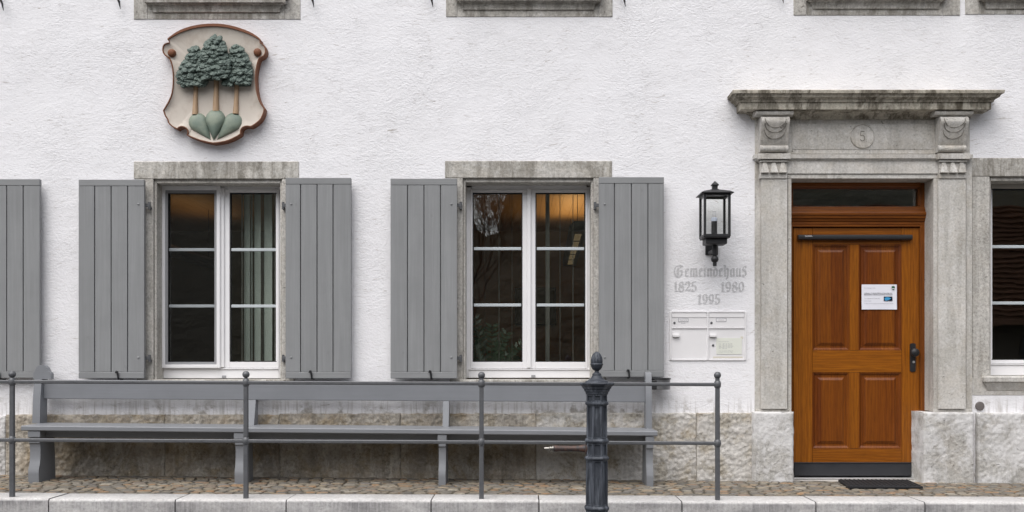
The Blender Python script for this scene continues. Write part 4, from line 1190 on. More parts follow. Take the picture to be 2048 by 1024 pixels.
# crowns of overlapping leaf clumps, like shingles
OUTL = {
 'L': [(245, 305, 305), (262, 280, 332), (290, 258, 352), (320, 240, 362), (345, 212, 362), (380, 214, 365), (400, 196, 365), (430, 182, 360), (460, 168, 360), (490, 170, 372), (515, 180, 400), (535, 200, 395), (552, 232, 250)],
 'M': [(176, 462, 462), (190, 430, 492), (215, 402, 520), (240, 382, 542), (270, 378, 550), (300, 360, 556), (330, 348, 558), (360, 352, 572), (390, 346, 582), (420, 336, 580), (450, 334, 578), (475, 352, 565), (500, 398, 540)],
 'R': [(236, 620, 620), (250, 595, 648), (275, 572, 672), (300, 560, 690), (330, 566, 700), (360, 576, 712), (380, 574, 730), (410, 578, 732), (440, 570, 738), (470, 560, 738), (500, 530, 736), (525, 512, 736), (545, 518, 720)],
}
def crown(key, dbase, seed):
    rows_ = OUTL[key]
    rr = random.Random(seed)
    b = bmesh.new()
    v0, v1 = rows_[0][0], rows_[-1][0]
    def span(v):
        for (a, b_) in zip(rows_, rows_[1:]):
            if a[0] <= v <= b_[0]:
                t = (v - a[0]) / (b_[0] - a[0]); return a[1] + (b_[1] - a[1]) * t, a[2] + (b_[2] - a[2]) * t
        return rows_[-1][1:]
    q = 240 / 910 / 250
    v = v1 - 16
    tier = 0
    while v > v0 + 2:
        l, r = span(v)
        wdt = r - l
        nlob = max(1, round(wdt / 40))
        for i in range(nlob + (tier % 2)):
            ru = min(31, wdt * 0.5) * rr.uniform(0.75, 1.25); rv = rr.uniform(22, 33)
            u = l + wdt * ((i + (0.5 if tier % 2 == 0 else 0.0)) / nlob) + rr.uniform(-12, 12)
            u = min(max(u, l + ru * 0.7), r - ru * 0.7)
            t = (u - (l + r) / 2) / (wdt / 2 + 1)
            bulge = 0.055 * math.sqrt(max(0, 1 - 0.85 * t * t)) * min(1, 0.55 + wdt / 400) + rr.uniform(-.008, .008)
            cx_, cz_ = cp(u, v - 8 + rr.uniform(-9, 9))
            res = bmesh.ops.create_icosphere(b, subdivisions=4, radius=1.0)
            tilt = rr.uniform(0.45, 0.75); roll = rr.uniform(-0.35, 0.35) + t * 0.5
            sd = rr.random() * 50
            nl_ = rr.choice((3, 4, 5))
            for vt in res['verts']:
                x_, y_, z_ = vt.co
                an = math.atan2(x_, -z_)
                n_ = mnoise.noise(Vector((x_ * 2.2 + sd, y_ * 2.2, z_ * 1.1))) * 0.22 + mnoise.noise(Vector((x_ * 7 + sd, 3, z_ * 3.5))) * 0.16
                lob = 0.13 * abs(math.sin(an * nl_ + sd)) if z_ < 0.25 else 0.05
                sl = 0.92 + n_ + lob
                x_ *= ru * q * sl; y_ *= 0.026 * (1 + n_ * 1.3); z_ *= rv * q * sl
                x_, z_ = x_ * math.cos(roll) + z_ * math.sin(roll), -x_ * math.sin(roll) + z_ * math.cos(roll)
                # lower edge stands away from the wall like a shingle
                yy = y_ * math.cos(tilt) + z_ * math.sin(tilt) * 0.95; zz_ = z_ * math.cos(tilt * .5)
                vt.co = (cx_ + x_, -(dbase + bulge) + yy, cz_ + zz_)
        v -= 25; tier += 1
    # solid core behind the clumps
    rings = []
    core = [span(t_) + (t_,) for t_ in [v0 + 12 + (v1 - v0 - 22) * i / 14 for i in range(15)]]
    mbx = MB(); mbx.b.free(); mbx.b = b
    left = [cp(l + 8, t_) for l, r, t_ in core]; right = [cp(r - 8, t_) for l, r, t_ in core]
    poly = left + right[::-1]
    mbx.loops([[(x, -0.045, z) for x, z in poly], [(x, -(dbase + 0.012), z) for x, z in poly]])
    mbx.build('tree_crown', M['crown'], arms, smooth=75)
crown('L', 0.050, 3); crown('R', 0.050, 8); crown('M', 0.084, 5)

# --- wall lantern
ln = thing('wall_lantern', 'black iron box lantern with clear glass beside the stone door surround', 'lantern', (X(1429, .15), -0.02, Z(526, .15)))
lf0, lb0 = 0.355, 0.145
fx0, fx1 = X(1410, lf0), X(1459, lf0)
zt, zb = Z(386, lf0), Z(472, lf0)
# sizes taken on the front face; square plan
cxl = (fx0 + fx1) / 2; hw = (fx1 - fx0) / 2; cdl = (lf0 + lb0) / 2
mb = MB()
t_ = 0.009
for sx in (-1, 1):
    for sd in (-1, 1):
        mb.box(cxl + sx * hw - t_, cxl + sx * hw + t_, cdl + sd * 0.1 - t_, cdl + sd * 0.1 + t_, zb, zt)
for zz_ in (zb + 0.006, zt - 0.006):
    for sd in (-1, 1): mb.box(cxl - hw + t_, cxl + hw - t_, cdl + sd * 0.1 - t_ * .98, cdl + sd * 0.1 + t_ * .98, zz_ - 0.010, zz_ + 0.010)
    for sx in (-1, 1): mb.box(cxl + sx * hw - t_ * .98, cxl + sx * hw + t_ * .98, cdl - 0.1 + t_, cdl + 0.1 - t_, zz_ - 0.0095, zz_ + 0.0095)
mb.build('cage', M['blackmetal'], ln)
mb = MB()
e = 0.028
mb.loops([[(cxl + sx * (hw + o_), -(cdl + sd * (0.1 + o_)), zz_) for sx, sd in ((-1, -1), (1, -1), (1, 1), (-1, 1))] for o_, zz_ in ((e, zt - 0.002), (e + .004, zt + 0.003), (e - 0.02, zt + 0.018), (-0.066, zt + 0.040), (-0.066, zt + 0.042))])
mb.build('roof', M['blackmetal'], ln, smooth=20)
mb = MB()
mb.box(cxl - 0.020, cxl + 0.020, cdl - 0.020, cdl + 0.020, zt + 0.038, zt + 0.072)
mb.loops([[(cxl + sx * o_, -(cdl + sd * o_), zz_) for sx, sd in ((-1, -1), (1, -1), (1, 1), (-1, 1))] for o_, zz_ in ((0.027, zt + 0.0725), (0.027, zt + 0.080), (0.003, zt + 0.108))])
mb.build('finial', M['blackmetal'], ln, smooth=20)
mb = MB()
for sd in (-1, 1): mb.box(cxl - hw + t_, cxl + hw - t_, cdl + sd * 0.1 - 0.0015, cdl + sd * 0.1 + 0.0015, zb + 0.016, zt - 0.016)
for sx in (-1, 1): mb.box(cxl + sx * hw - 0.0015, cxl + sx * hw + 0.0015, cdl - 0.1 + t_, cdl + 0.1 - t_, zb + 0.0155, zt - 0.0155)
mb.build('glass', M['glass_lamp'], ln, smooth=0)
mb = MB()
mb.box(cxl - hw - 0.006, cxl + hw + 0.006, cdl - 0.106, cdl + 0.106, zb - 0.012, zb - 0.003, 0.002)
mb.box(cxl - hw + 0.012, cxl + hw - 0.012, cdl - 0.08, cdl + 0.08, zb - 0.056, zb - 0.0122, 0.004)
mb.build('base', M['blackmetal'], ln)
zk = zb - 0.056
mb = MB()
mb.lathe(cxl, cdl, [(0.020, zk + .001), (0.020, zk - 0.07), (0.018, zk - 0.085)], 16)
mb.lathe(cxl, cdl, [(0.012, zk - 0.084), (0.024, zk - 0.092), (0.030, zk - 0.108), (0.030, zk - 0.116), (0.024, zk - 0.130), (0.013, zk - 0.138), (0.015, zk - 0.140), (0.015, zk - 0.164), (0.010, zk - 0.166)], 18)
mb.box(cxl - 0.012, cxl + 0.012, 0.012, cdl, zk - 0.055, zk - 0.03, 0.002)
mb.build('arm', M['blackmetal'], ln)
MB().box(X(1411, .01), X(1436, .01), -0.005, 0.014, Z(510, .01), Z(484, .01), 0.002).build('wall_plate', M['blackmetal'], ln)
mb = MB(); mb.lathe(cxl - 0.004, cdl, [(0.023, zb - 0.002), (0.023, zb + 0.125)], 18); mb.build('candle_tube', M['dark'], ln)
mb = MB(); mb.lathe(cxl - 0.004, cdl, [(0.024, zb + 0.126), (0.024, zb + 0.150), (0.018, zb + 0.156)], 18); mb.build('lamp_holder', M['candle'], ln)
mb = MB()
for s_ in (-1, 1):
    mb.lathe(cxl - 0.004 + s_ * 0.009, cdl, [(0.006, zb + 0.156), (0.0065, zb + 0.200), (0.004, zb + 0.206)], 10)
mb.build('bulb', M['bulb'], ln)

# --- letterboxes set in the wall
lbx = thing('letterbox', 'cream double letterbox set flush in the plaster under the painted lettering', 'letterbox', (X(1415), -0.01, Z(719)))
def lb(nm, a, b, t, q, df, db=-0.03, m=M['mailbox'], bev=0.0015): return MB().box(X(a), X(b), db, df, Z(q), Z(t), bev).build(nm, m, lbx)
mb = MB()
for a, b, t, q in ((1339, 1343, 624, 720), (1413.6, 1417, 624, 720), (1488.6, 1492, 624, 720)): mb.box(X(a), X(b), -0.03, 0.010, Z(q), Z(t), 0.001)
for t, q in ((622.5, 625.3), (654.6, 657), (718.3, 721)):
    mb.box(X(1343) + .0005, X(1413.6) - .0005, -0.03, 0.0095, Z(q), Z(t), 0.001); mb.box(X(1417) + .0005, X(1488.6) - .0005, -0.03, 0.0095, Z(q), Z(t), 0.001)
mb.build('frame', M['mailbox'], lbx)
lb('back_panel', 1342, 1489, 624, 720, -0.02, -0.05, M['seal'], 0)
for a, b in ((1343.7, 1412.9), (1417.7, 1488)):
    lb('slot_flap', a, b, 626.3, 635, 0.006); lb('upper_door', a, b, 635.5, 653.8, 0.002)
    lb('lower_door', a, b, 658, 717.6, 0.001)
    lb('door_pull', a + 1, a + 14.5, 669, 674, 0.024, 0.0)
    MB().lathe_d(X(a + 5), Z(645.7), [(0.0095, 0.0), (0.0095, 0.006), (0.006, 0.008), (0.001, 0.0085)], 14).build('lock', M['rail'], lbx)
MB().lathe_d(X(1426), Z(690.5), [(0.0095, 0.0), (0.0095, 0.006), (0.006, 0.008), (0.001, 0.0085)], 14).build('lock', M['rail'], lbx)
for a, b in ((1356.5, 1376.5), (1432, 1452.5)):
    mb = MB(); mb.box(X(a), X(b), 0.0021, 0.0045, Z(643.6), Z(636.3), 0.0005); mb.build('name_plate', M['inkgrey'], lbx)
    MB().box(X(a + .7), X(b - .7), 0.0046, 0.0055, Z(643), Z(637), 0).build('name_plate_card', M['mailbox'], lbx)
tm = [text_mesh('Gemeindeverwaltung', X(1358.5), Z(639), 0.0062, width=0.064, height=0.006), text_mesh('Einwohnergemeinde', X(1360), Z(641.3), 0.0062, width=0.055, height=0.006),
      text_mesh('Briefe', X(1362.5), Z(646.3), 0.0031, width=0.032, height=0.006), text_mesh('Sozialdienst', X(1436.5), Z(639.8), 0.0062, width=0.045, height=0.006)]
link_mesh('name_plate_text', join_meshes(tm), M['inkgrey'], lbx, smooth=0)

# opening-hours card taped on the right-hand box
oh = thing('opening_hours_card', 'ivory card with printed opening hours taped on the right letterbox door', 'notice', (X(1458), -0.004, Z(710)))
pts = []
for (cx_, cz_, a0) in ((1481.5, 678, 0), (1434.5, 678, 90), (1434.5, 706.5, 180), (1481.5, 706.5, 270)):
    for i in range(5):
        a = math.radians(a0 + 22.5 * i); pts.append((X(cx_) + 0.008 * math.cos(a), Z(cz_) + 0.008 * math.sin(a)))
MB().prism_d(pts, 0.0012, 0.0040).build('card', M['paper2'], oh)
tm = []
lines = [('Öffnungszeiten Gemeindeverwaltung', 1437.5, 683.3, .080), ('Montag', 1437.5, 687.8, .016), ('08.30 - 11.30', 1445, 687.8, .034), ('14.00 - 18.00', 1455.5, 687.8, .034), ('Dienstag', 1437.5, 690.2, .018), ('08.30 - 11.30', 1445, 690.2, .034), ('14.00 - 17.00', 1455.5, 690.2, .034), ('Mittwoch', 1437.5, 692.5, .018), ('08.30 - 11.30', 1445, 692.5, .034), ('geschlossen', 1455.5, 692.5, .045), ('Donnerstag', 1437.5, 694.8, .021), ('08.30 - 11.30', 1445, 694.8, .034), ('14.00 - 17.00', 1455.5, 694.8, .034), ('Freitag', 1437.5, 697.2, .014), ('08.30 - 14.00', 1445, 697.2, .034), ('Termine ausserhalb der Öffnungszeiten', 1437.5, 701.7, .115), ('sind nach Vereinbarung möglich', 1437.5, 704.2, .113)]
for t_, px, py, w_ in lines: tm.append(text_mesh(t_, X(px), Z(py), 0.0044, width=w_, height=0.0062))
link_mesh('printed_text', join_meshes(tm), M['inkgrey'], oh, smooth=0)
MB().box(X(1426), X(1485), 0.001, 0.0017, Z(716.3), Z(713.0)).build('tape', M['tape'], oh, smooth=0)
MB().box(X(1481), X(1486), 0.001, 0.0021, Z(678), Z(673)).build('tape', M['tape'], oh, smooth=0)

# --- paper notice on the door
nt = thing('paper_notice', 'white landscape sheet with black text and a blue picture taped on the oak door', 'notice', (X(1758, lf), -lf, Z(619, lf)))
dn = lf + 0.002
P = lambda u, v: (X(1715 + u * 85 / 1243, lf), Z(560 + v * 70 / 1024, lf))
xa, za = P(118, 862); xb, zb_ = P(1148, 132)
mb = MB()
G = []
for j in range(7):
    row = []
    for i in range(9):
        u, v = i / 8, j / 6
        bow = 0.004 * math.sin(PI * u) * (0.4 + 0.6 * v) + (0.004 if (i in (0, 8) and j == 0) else 0)
        row.append((xa + (xb - xa) * u, dn + bow, za + (zb_ - za) * v))
    G.append([mb.V(*p) for p in row])
for j in range(6):
    for i in range(8): mb.F([G[j][i], G[j][i + 1], G[j + 1][i + 1], G[j + 1][i]])
mb.build('sheet', M['paper'], nt, smooth=60)
dt = dn + 0.0062
def nl(t, u0, u1, v, h, bold=0): 
    x0_, z0_ = P(u0, v); x1_, _ = P(u1, v); return text_mesh(t, x0_, z0_, dt, width=x1_ - x0_, height=h, bold=bold)
link_mesh('printed_text', join_meshes([nl('Einwohnergemeinde', 190, 515, 236, 0.0075), nl('Gilt im Gemeindehaus ab 12. Oktober 2020', 190, 635, 540, 0.007), nl('Danke für Ihr Verständnis', 190, 390, 614, 0.007), nl('Wir danken Ihnen für die Einhaltung der Schutzmassnahmen und Ihr Verständnis', 190, 1040, 692, 0.0078)]), M['inkgrey'], nt, smooth=0)
link_mesh('printed_headline', join_meshes([nl('Ab Montag, 12. Oktober 2020 gilt im Kanton Bern eine', 190, 1005, 390, 0.010, 0.02), nl('Maskenpflicht in öffentlich zugänglichen Innenräumen', 190, 1015, 432, 0.010, 0.02)]), M['ink'], nt, smooth=0)
x0_, z0_ = P(760, 612); x1_, z1_ = P(1012, 486)
MB().box(x0_, x1_, dt - .0004, dt, z0_, z1_).build('printed_picture', M['inkdark'], nt, smooth=0)
mb = MB()
mask = [(775, 545), (800, 515), (850, 503), (905, 508), (975, 540), (940, 565), (900, 585), (840, 605), (800, 602), (790, 575)]
mb.prism_d([P(*p) for p in mask], dt + .0002, dt + .0006); mb.build('printed_mask', M['inkcyan'], nt, smooth=0)
mb = MB()
emb = [(990, 190), (1035, 178), (1082, 192), (1084, 235), (1068, 275), (1035, 297), (1004, 275), (988, 235)]
mb.prism_d([P(*p) for p in emb], dt, dt + .0004); mb.build('printed_emblem', M['inkgreen'], nt, smooth=0)
mb = MB(); mb.prism_d([P(*p) for p in ((992, 240), (1080, 240), (1066, 262), (1006, 262))], dt + .0004, dt + .0007); mb.build('emblem_band', M['paper'], nt, smooth=0)

# --- round vent cap
o = MB().lathe_d(X(1959), Z(812), [(0.036, -0.01), (0.036, 0.010), (0.032, 0.014), (0.020, 0.015), (0.0015, 0.0155)], 24).build('vent_cap', make_paint('taupe_cap_paint', (0.14, 0.125, 0.12), 0.5, None, 0.05, 0.1))
tag(o, 'small round grey cap on the white wall below the right window', 'vent')

# --- wall-mounted ashtray bin
ab = thing('ash_bin', 'small steel ash bin with black lid mounted on the wall past the bench end', 'bin', (X(1325, .12), -0.02, Z(780, .12)))
cxb, cdb = X(1322, .12), 0.115
zt, zb = Z(759, .12), Z(779, .12)
MB().lathe(cxb, cdb, [(0.070, zb), (0.073, zb + .002), (0.073, zt)], 32).build('steel_body', M['steel'], ab)
mb = MB(); mb.lathe(cxb, cdb, [(0.074, zt + .0005), (0.079, zt + .002), (0.079, zt + .010), (0.060, zt + .013), (0.058, zt + .008), (0.002, zt + 0.007)], 32); mb.build('lid', M['blackmetal'], ab)
MB().box(cxb - 0.03, cxb + 0.03, 0.0, 0.046, zb + 0.01, zt - .005).build('bracket', M['blackmetal'], ab)
mb = MB(); mb.box(X(1303, .16), X(1317, .16), 0.10, 0.176, zb + .001, zt - .004, 0.006); mb.build('ash_drawer', M['blackmetal'], ab)


# ================================================================== ON THE TERRACE
# --- long bench
bn = thing('bench', 'long grey wooden bench against the stone plinth below the windows', 'bench', (X(680, .3), -0.3, z_ground(X(680), .3)))
dS = 0.50
seat_z = lambda x: Z(851.5, dS) + (x - X(42, dS)) / (X(1315, dS) - X(42, dS)) * (Z(862.5, dS) - Z(851.5, dS))
sx0, sx1 = X(42, dS), X(1315, dS)
def sloped_box(x0, x1, d0, d1, zf, h0, h1, bev=0.003):
    mb = MB(); vs = [(x, d, zf(x) + h) for x in (x0, x1) for d in (d0, d1) for h in (h0, h1)]
    k_ = bev
    pr = [(d0 + k_, h0), (d1 - k_, h0), (d1, h0 + k_), (d1, h1 - k_), (d1 - k_, h1), (d0 + k_, h1), (d0, h1 - k_), (d0, h0 + k_)]
    mb.loops([[(x, -d, zf(x) + h) for d, h in pr] for x in (x0, x1)])
    return mb
sloped_box(sx0, sx1, 0.07, dS, seat_z, -0.038, 0.0, 0.006).build('seat', M['bench'], bn)
sloped_box(X(74, .47), X(1300, .47), 0.36, 0.395, seat_z, -0.092, -0.0385, 0.002).build('apron', M['bench'], bn)
back_z = lambda x: Z(797.5, .13) + (x - X(95, .13)) / (X(1290, .13) - X(95, .13)) * (Z(804.5, .13) - Z(797.5, .13))
sloped_box(X(88, .13), X(1290, .13), 0.105, 0.135, back_z, 0.0, 0.150, 0.004).build('backrest', M['bench'], bn)
def support(pa, pb, tall):
    s = part('support', bn)
    x0, x1 = X(pa, dS), X(pb, dS)
    xm = (x0 + x1) / 2
    zg = min(z_ground(x0, .5), z_ground(x1, .1)) - 0.004
    zs = seat_z(xm) - 0.039
    h = zs - zg
    front = [(0.495, zg), (0.498, zg + 0.07), (0.497, zg + 0.10), (0.476, zg + 0.15), (0.468, zg + 0.20), (0.468, zs - 0.13), (0.474, zs - 0.10), (0.486, zs - 0.09), (0.488, zs - 0.065), (0.478, zs - 0.055), (0.478, zs)]
    back = [(0.235, zs), (0.215, zg + 0.15), (0.205, zg)]
    MB().prism_x(front + back, x0, x1).build('foot', M['bench'], s, smooth=30)
    MB().box(x0 - 0.008, x1 + 0.008, 0.12, 0.492, zs - 0.048, zs - 0.0005 - (0.002), 0.003).build('seat_bearer', M['bench'], s)
    zt_ = back_z(xm) + 0.145
    # the upright that carries the backrest, raked towards the wall
    pr = [(0.185, zs + 0.039), (0.145, back_z(xm) - 0.01), (0.104 if not tall else 0.150, zt_)]
    if tall == 1:
        u0, u1 = X(69, .16), X(84, .16)
        mb = MB(); mb.prism_x([(0.20, zs + .039), (0.19, back_z(xm)), (0.165, zt_ + 0.01), (0.06, zt_ + 0.01), (0.07, zs + .039)], u0, u1); mb.build('upright', M['bench'], s)
        ua, ub = X(66, .16), X(101, .16)
        mb = MB(); w_ = (ub - ua); zc = zt_ + 0.0105
        pts = [(ua, zc), (ub, zc), (ub, zc + 0.040), (ub - 0.06 * w_, zc + 0.052), (ub - 0.14 * w_, zc + 0.060), (ub - 0.20 * w_, zc + 0.082), (ub - 0.30 * w_, zc + 0.102), (ub - 0.42 * w_, zc + 0.111), (ub - 0.56 * w_, zc + 0.113), (ub - 0.70 * w_, zc + 0.108), (ub - 0.82 * w_, zc + 0.092), (ub - 0.90 * w_, zc + 0.068), (ub - 0.96 * w_, zc + 0.054), (ua, zc + 0.045)]
        mb.prism_d(pts, 0.10, 0.155); mb.build('rounded_head', M['bench'], s)
    elif tall == 2:
        u0, u1 = X(1291, .16), X(1303, .16)
        mb = MB(); mb.prism_x([(0.20, zs + .039), (0.19, back_z(xm)), (0.165, Z(752, .15)), (0.150, Z(745, .15)), (0.09, Z(744, .15)), (0.07, zs + .039)], u0, u1); mb.build('upright', M['bench'], s)
    else:
        mb = MB(); mb.prism_x([(0.20, zs + .039), (0.140, back_z(xm) - 0.0), (0.1045, back_z(xm) + 0.001), (0.1045, zt_), (0.06, zt_), (0.07, zs + .039)], x0 + 0.008, x1 + 0.003); mb.build('upright', M['bench'], s)
support(56, 77, 1); support(469, 487, 0); support(877, 891, 0); support(1293.5, 1307, 2)

# --- door mat
mt_c = (X(1760, .45), z_ground(X(1760), .45))
zmat = lambda x, d: z_ground(x, d) + 0.010
mc = [(X(1676.5, .03 + .06), 0.09), (X(1816, .09), 0.09), (X(1846, .58), 0.58), (X(1696, .58), 0.58)]
# corners from the photo, on the paving
mb = MB()
pts = []
def edge(a, b, n_, wob): return [(a[0] + (b[0] - a[0]) * i / n_ + random.uniform(-wob, wob) * (0 < i), a[1] + (b[1] - a[1]) * i / n_ + random.uniform(-wob, wob) * (0 < i)) for i in range(n_)]
for a, b in zip(mc, mc[1:] + mc[:1]): pts += edge(a, b, 8, 0.004)
mb.loops([[(x, -d, zmat(x, d) - 0.004) for x, d in pts], [(x, -d, zmat(x, d) + 0.010) for x, d in pts], [(x * 0.985 + 0.015 * X(1760, .3), -(d * 0.97 + 0.03 * 0.33), zmat(x, d) + 0.014) for x, d in pts]])
base = mb.build('door_mat', M['mat'], smooth=30)
tag(base, 'black ribbed rubber mat lying askew on the cobbles before the oak door', 'doormat')
mb = MB()
for k_ in range(16):
    t = (k_ + 0.5) / 16
    a = [mc[0][i] * (1 - t) + mc[1][i] * t for i in (0, 1)]; b = [mc[3][i] * (1 - t) + mc[2][i] * t for i in (0, 1)]
    A = [a[i] * 0.95 + b[i] * 0.05 for i in (0, 1)]; B = [b[i] * 0.95 + a[i] * 0.05 for i in (0, 1)]
    mb.tube([(A[0], -A[1], zmat(*A) + 0.015), ((A[0] + B[0]) / 2, -(A[1] + B[1]) / 2, zmat((A[0] + B[0]) / 2, (A[1] + B[1]) / 2) + 0.016), (B[0], -B[1], zmat(*B) + 0.015)], 0.006, 6)
mb.build('rib', M['mat'], base)

# --- iron railing on the kerb
rg = thing('railing', 'dark forged iron railing with ball-topped posts on the kerb stones', 'railing', (X(730, 1.3), -1.3, 0.0))
dR = 1.30
posts = [(24.5, 741.5, 993), (492, 742, 997), (963, 743.5, 999.5), (1435, 743.5, 1001.5)]
topy = lambda px: 760.5 + (px - 24) / 1411 * 5.5
lowy = lambda px: 877.0 + (px - 24) / 1411 * 6.5
for px, yb, yf in posts + [(-445, 741, 991)]:
    pt = part('post', rg)
    x = X(px, dR)
    zf, zt = Z(yf, dR), Z(756.5, dR)
    w_ = 0.0155
    mb = MB()
    # square bar with chamfered arrises
    pr = [(-w_ + .004, -w_), (w_ - .004, -w_), (w_, -w_ + .004), (w_, w_ - .004), (w_ - .004, w_), (-w_ + .004, w_), (-w_, w_ - .004), (-w_, -w_ + .004)]
    mb.loops([[(x + a * s_, -dR + b * s_, z_) for a, b in pr] for z_, s_ in ((zf - .01, 1.0), (zf + 0.12, 1.0), (zt - .03, 0.92), (zt, 0.86))])
    mb.build('bar', M['rail'], pt)
    for py in (topy(px), lowy(px)):
        zc = Z(py + 3, dR)
        mb = MB(); mb.lathe(x, dR, [(0.016, zc - 0.026), (0.022, zc - 0.018), (0.0245, zc - 0.006), (0.0245, zc + 0.006), (0.022, zc + 0.018), (0.016, zc + 0.026)], 14)
        mb.build('collar', M['rail'], pt)
    zc = Z(yb + 7, dR)
    mb = MB(); mb.ball((x, -dR, zc), 0.0245, 18, 12)
    mb.lathe(x, dR, [(0.013, zt - .004), (0.0085, zt + 0.004), (0.009, zc - 0.018), (0.014, zc - .014)], 12)
    mb.build('ball_finial', M['rail'], pt)
for f in (topy, lowy):
    xa, xb = X(-540, dR), X(1433, dR)
    mb = MB(); mb.bar((xa, dR, Z(f(-540) + 3, dR)), (xb, dR, Z(f(1433) + 3, dR)), 0.030, 0.0235, 0.005)
    mb.build('rail', M['rail'], rg)

# --- cast-iron fountain post in the street
dF = 1.78
fo = thing('fountain_post', 'octagonal blue-black cast iron fountain post with acorn top and side spout', 'fountain', (X(1193.5, dF), -dF, -0.62))
fx = X(1193.5, dF)
u = (D - dF) / D / 250
oct_ = lambda lst: [(r * u / 0.924, Z(y, dF)) for r, y in lst]
rnd = lambda lst: [(r * u, Z(y, dF)) for r, y in lst]
def octa(nm, lst, panels=None, m=M['iron']):
    mb = MB(); mb.lathe(fx, dF, oct_(lst), 8, PI / 8)
    if panels:
        mb.b.normal_update(); bmesh.ops.recalc_face_normals(mb.b, faces=mb.b.faces[:])
        for (y0, y1) in panels:
            za, zb = Z(y1, dF), Z(y0, dF)
            fs = [f for f in mb.b.faces if len(f.verts) == 4 and abs(f.normal.z) < 0.3 and za - 1e-4 < min(v.co.z for v in f.verts) and max(v.co.z for v in f.verts) < zb + 1e-4 and (max(v.co.z for v in f.verts) - min(v.co.z for v in f.verts)) > 0.02]
            bmesh.ops.inset_individual(mb.b, faces=fs, thickness=0.011, depth=0.0)
            bmesh.ops.inset_individual(mb.b, faces=fs, thickness=0.004, depth=-0.009)
    return mb.build(nm, m, fo, smooth=20)
octa('shaft', [(21.3, 919), (21.5, 1011), (21.5, 1330), (27, 1345), (30, 1350), (30, 1395), (34, 1400), (34, 1445)], [(919, 1011)])
octa('shaft', [(20.3, 885.5), (20.6, 912)], [(885.5, 912)])
octa('shaft', [(19.8, 809.5), (20.3, 877)], [(809.5, 877)])
octa('neck', [(20.2, 788.5), (20.2, 803)], [(788.5, 803)])
octa('ring', [(20, 802.5), (22.6, 804), (23.0, 806.5), (22.2, 809), (20, 810.5)])
octa('ring', [(20.2, 876.5), (22.2, 877.5), (23.6, 880.5), (23.6, 882.5), (22, 885), (20.2, 886)])
octa('ring', [(20.5, 911.5), (22.6, 912.5), (24.2, 915), (24.2, 917), (22.8, 918.6), (21, 920)])
octa('ring', [(21.3, 1010.5), (23.0, 1012), (24.2, 1014.5), (24.2, 1017), (23, 1019), (21.3, 1020.5)])
octa('capital', [(20.5, 789), (22, 787.2), (22.6, 783.5), (24.6, 782.4), (25.4, 778), (28.0, 776.6), (28.6, 773.4), (31.0, 771.8), (33.4, 768.6), (34.0, 766.4), (33.0, 765.2), (20, 764.6)])
mb = MB(); mb.lathe(fx, dF, rnd([(23.5, 765), (23, 762.6), (19, 761), (15, 758.6), (11.6, 755), (9.6, 751.4), (8.6, 750.6), (9.2, 749), (8.0, 747), (4.6, 744.6), (4.0, 742), (6, 740)]), 28)
mb.build('pedestal', M['iron'], fo, smooth=40)
fi = part('acorn_finial', fo)
mb = MB()
prof = rnd([(4, 741.5), (8.5, 738.5), (11, 734.5), (12.2, 730.5), (13.0, 728.6), (12.4, 726.8), (11, 726)])
mb.lathe(fx, dF, prof, 28); mb.build('cup', M['iron'], fi, smooth=40)
mb = MB()
nn = 48
mb.loops([[(fx + r * u * (1 + 0.07 * math.cos(12 * 2 * PI * i / nn)) * math.cos(2 * PI * i / nn), -dF + r * u * (1 + 0.07 * math.cos(12 * 2 * PI * i / nn)) * math.sin(2 * PI * i / nn), Z(y, dF)) for i in range(nn)] for r, y in ((10, 728), (11.2, 724.5), (11.2, 720), (10.2, 715), (8.2, 710), (5.4, 706), (2.4, 703.6), (0.5, 703))])
mb.build('acorn', M['iron'], fi, smooth=60)
mb = MB(); sx_ = X(1172, dF); zs_ = Z(897, dF)
mb.lathe_x(dF, zs_, [(0.014, sx_ + 0.03), (0.034, sx_ + 0.004), (0.034, sx_ - 0.002), (0.025, sx_ - 0.008), (0.022, sx_ - 0.03), (0.0180, sx_ - 0.06), (0.0185, X(1116, dF)), (0.0205, X(1113, dF)), (0.0205, X(1109, dF)), (0.0170, X(1107.5, dF))], 20)
mb.build('spout', M['rust'], fo, smooth=40)
mb = MB()
mb.lathe_x(dF, zs_, [(0.013, X(1107.6, dF)), (0.019, X(1106.5, dF)), (0.019, X(1104.8, dF)), (0.012, X(1104, dF)), (0.012, X(1102.5, dF)), (0.0165, X(1101.8, dF)), (0.0165, X(1100, dF)), (0.010, X(1098.8, dF)), (0.0095, X(1092, dF)), (0.007, X(1088.5, dF))], 16)
mb.build('nozzle', M['nozzle'], fo, smooth=40)


# ================================================================== INDOORS, SEEN THROUGH THE PANES
def slat(parent, x, d, z0, z1, w_, ang, m):
    mb = MB(); dx, dd = w_ / 2 * math.cos(ang), w_ / 2 * math.sin(ang)
    c_ = [(x - dx, d - dd), (x, d + 0.004), (x + dx, d + dd), (x + dx, d + dd - .001), (x, d + 0.003), (x - dx, d - dd - .001)]
    mb.loops([[(a, -b, z_) for a, b in c_] for z_ in (z0, z1)]); mb.build('slat', m, parent, smooth=50)
vb = thing('vertical_blind', 'pale green vertical blind gathered behind the right casement of the window under the shield', 'blind', (X(520, -.45), 0.45, Z(740, -.45)))
for px, wd, an, m in ((484, .05, 1.1, 'slat_dark'), (494, .075, .6, 'slat'), (503, .05, 1.0, 'slat'), (515, .075, .55, 'slat'), (524, .04, 1.2, 'slat_dark'), (536, .085, .4, 'slat'), (549, .04, 1.2, 'slat_dark')):
    slat(vb, X(px, -.45), -.45, Z(745, -.45), Z(370, -.45), wd, an, M[m])
MB().box(X(440, -.45), X(565, -.45), -.48, -.42, Z(369, -.45), Z(362, -.45)).build('head_rail', M['white'], vb)
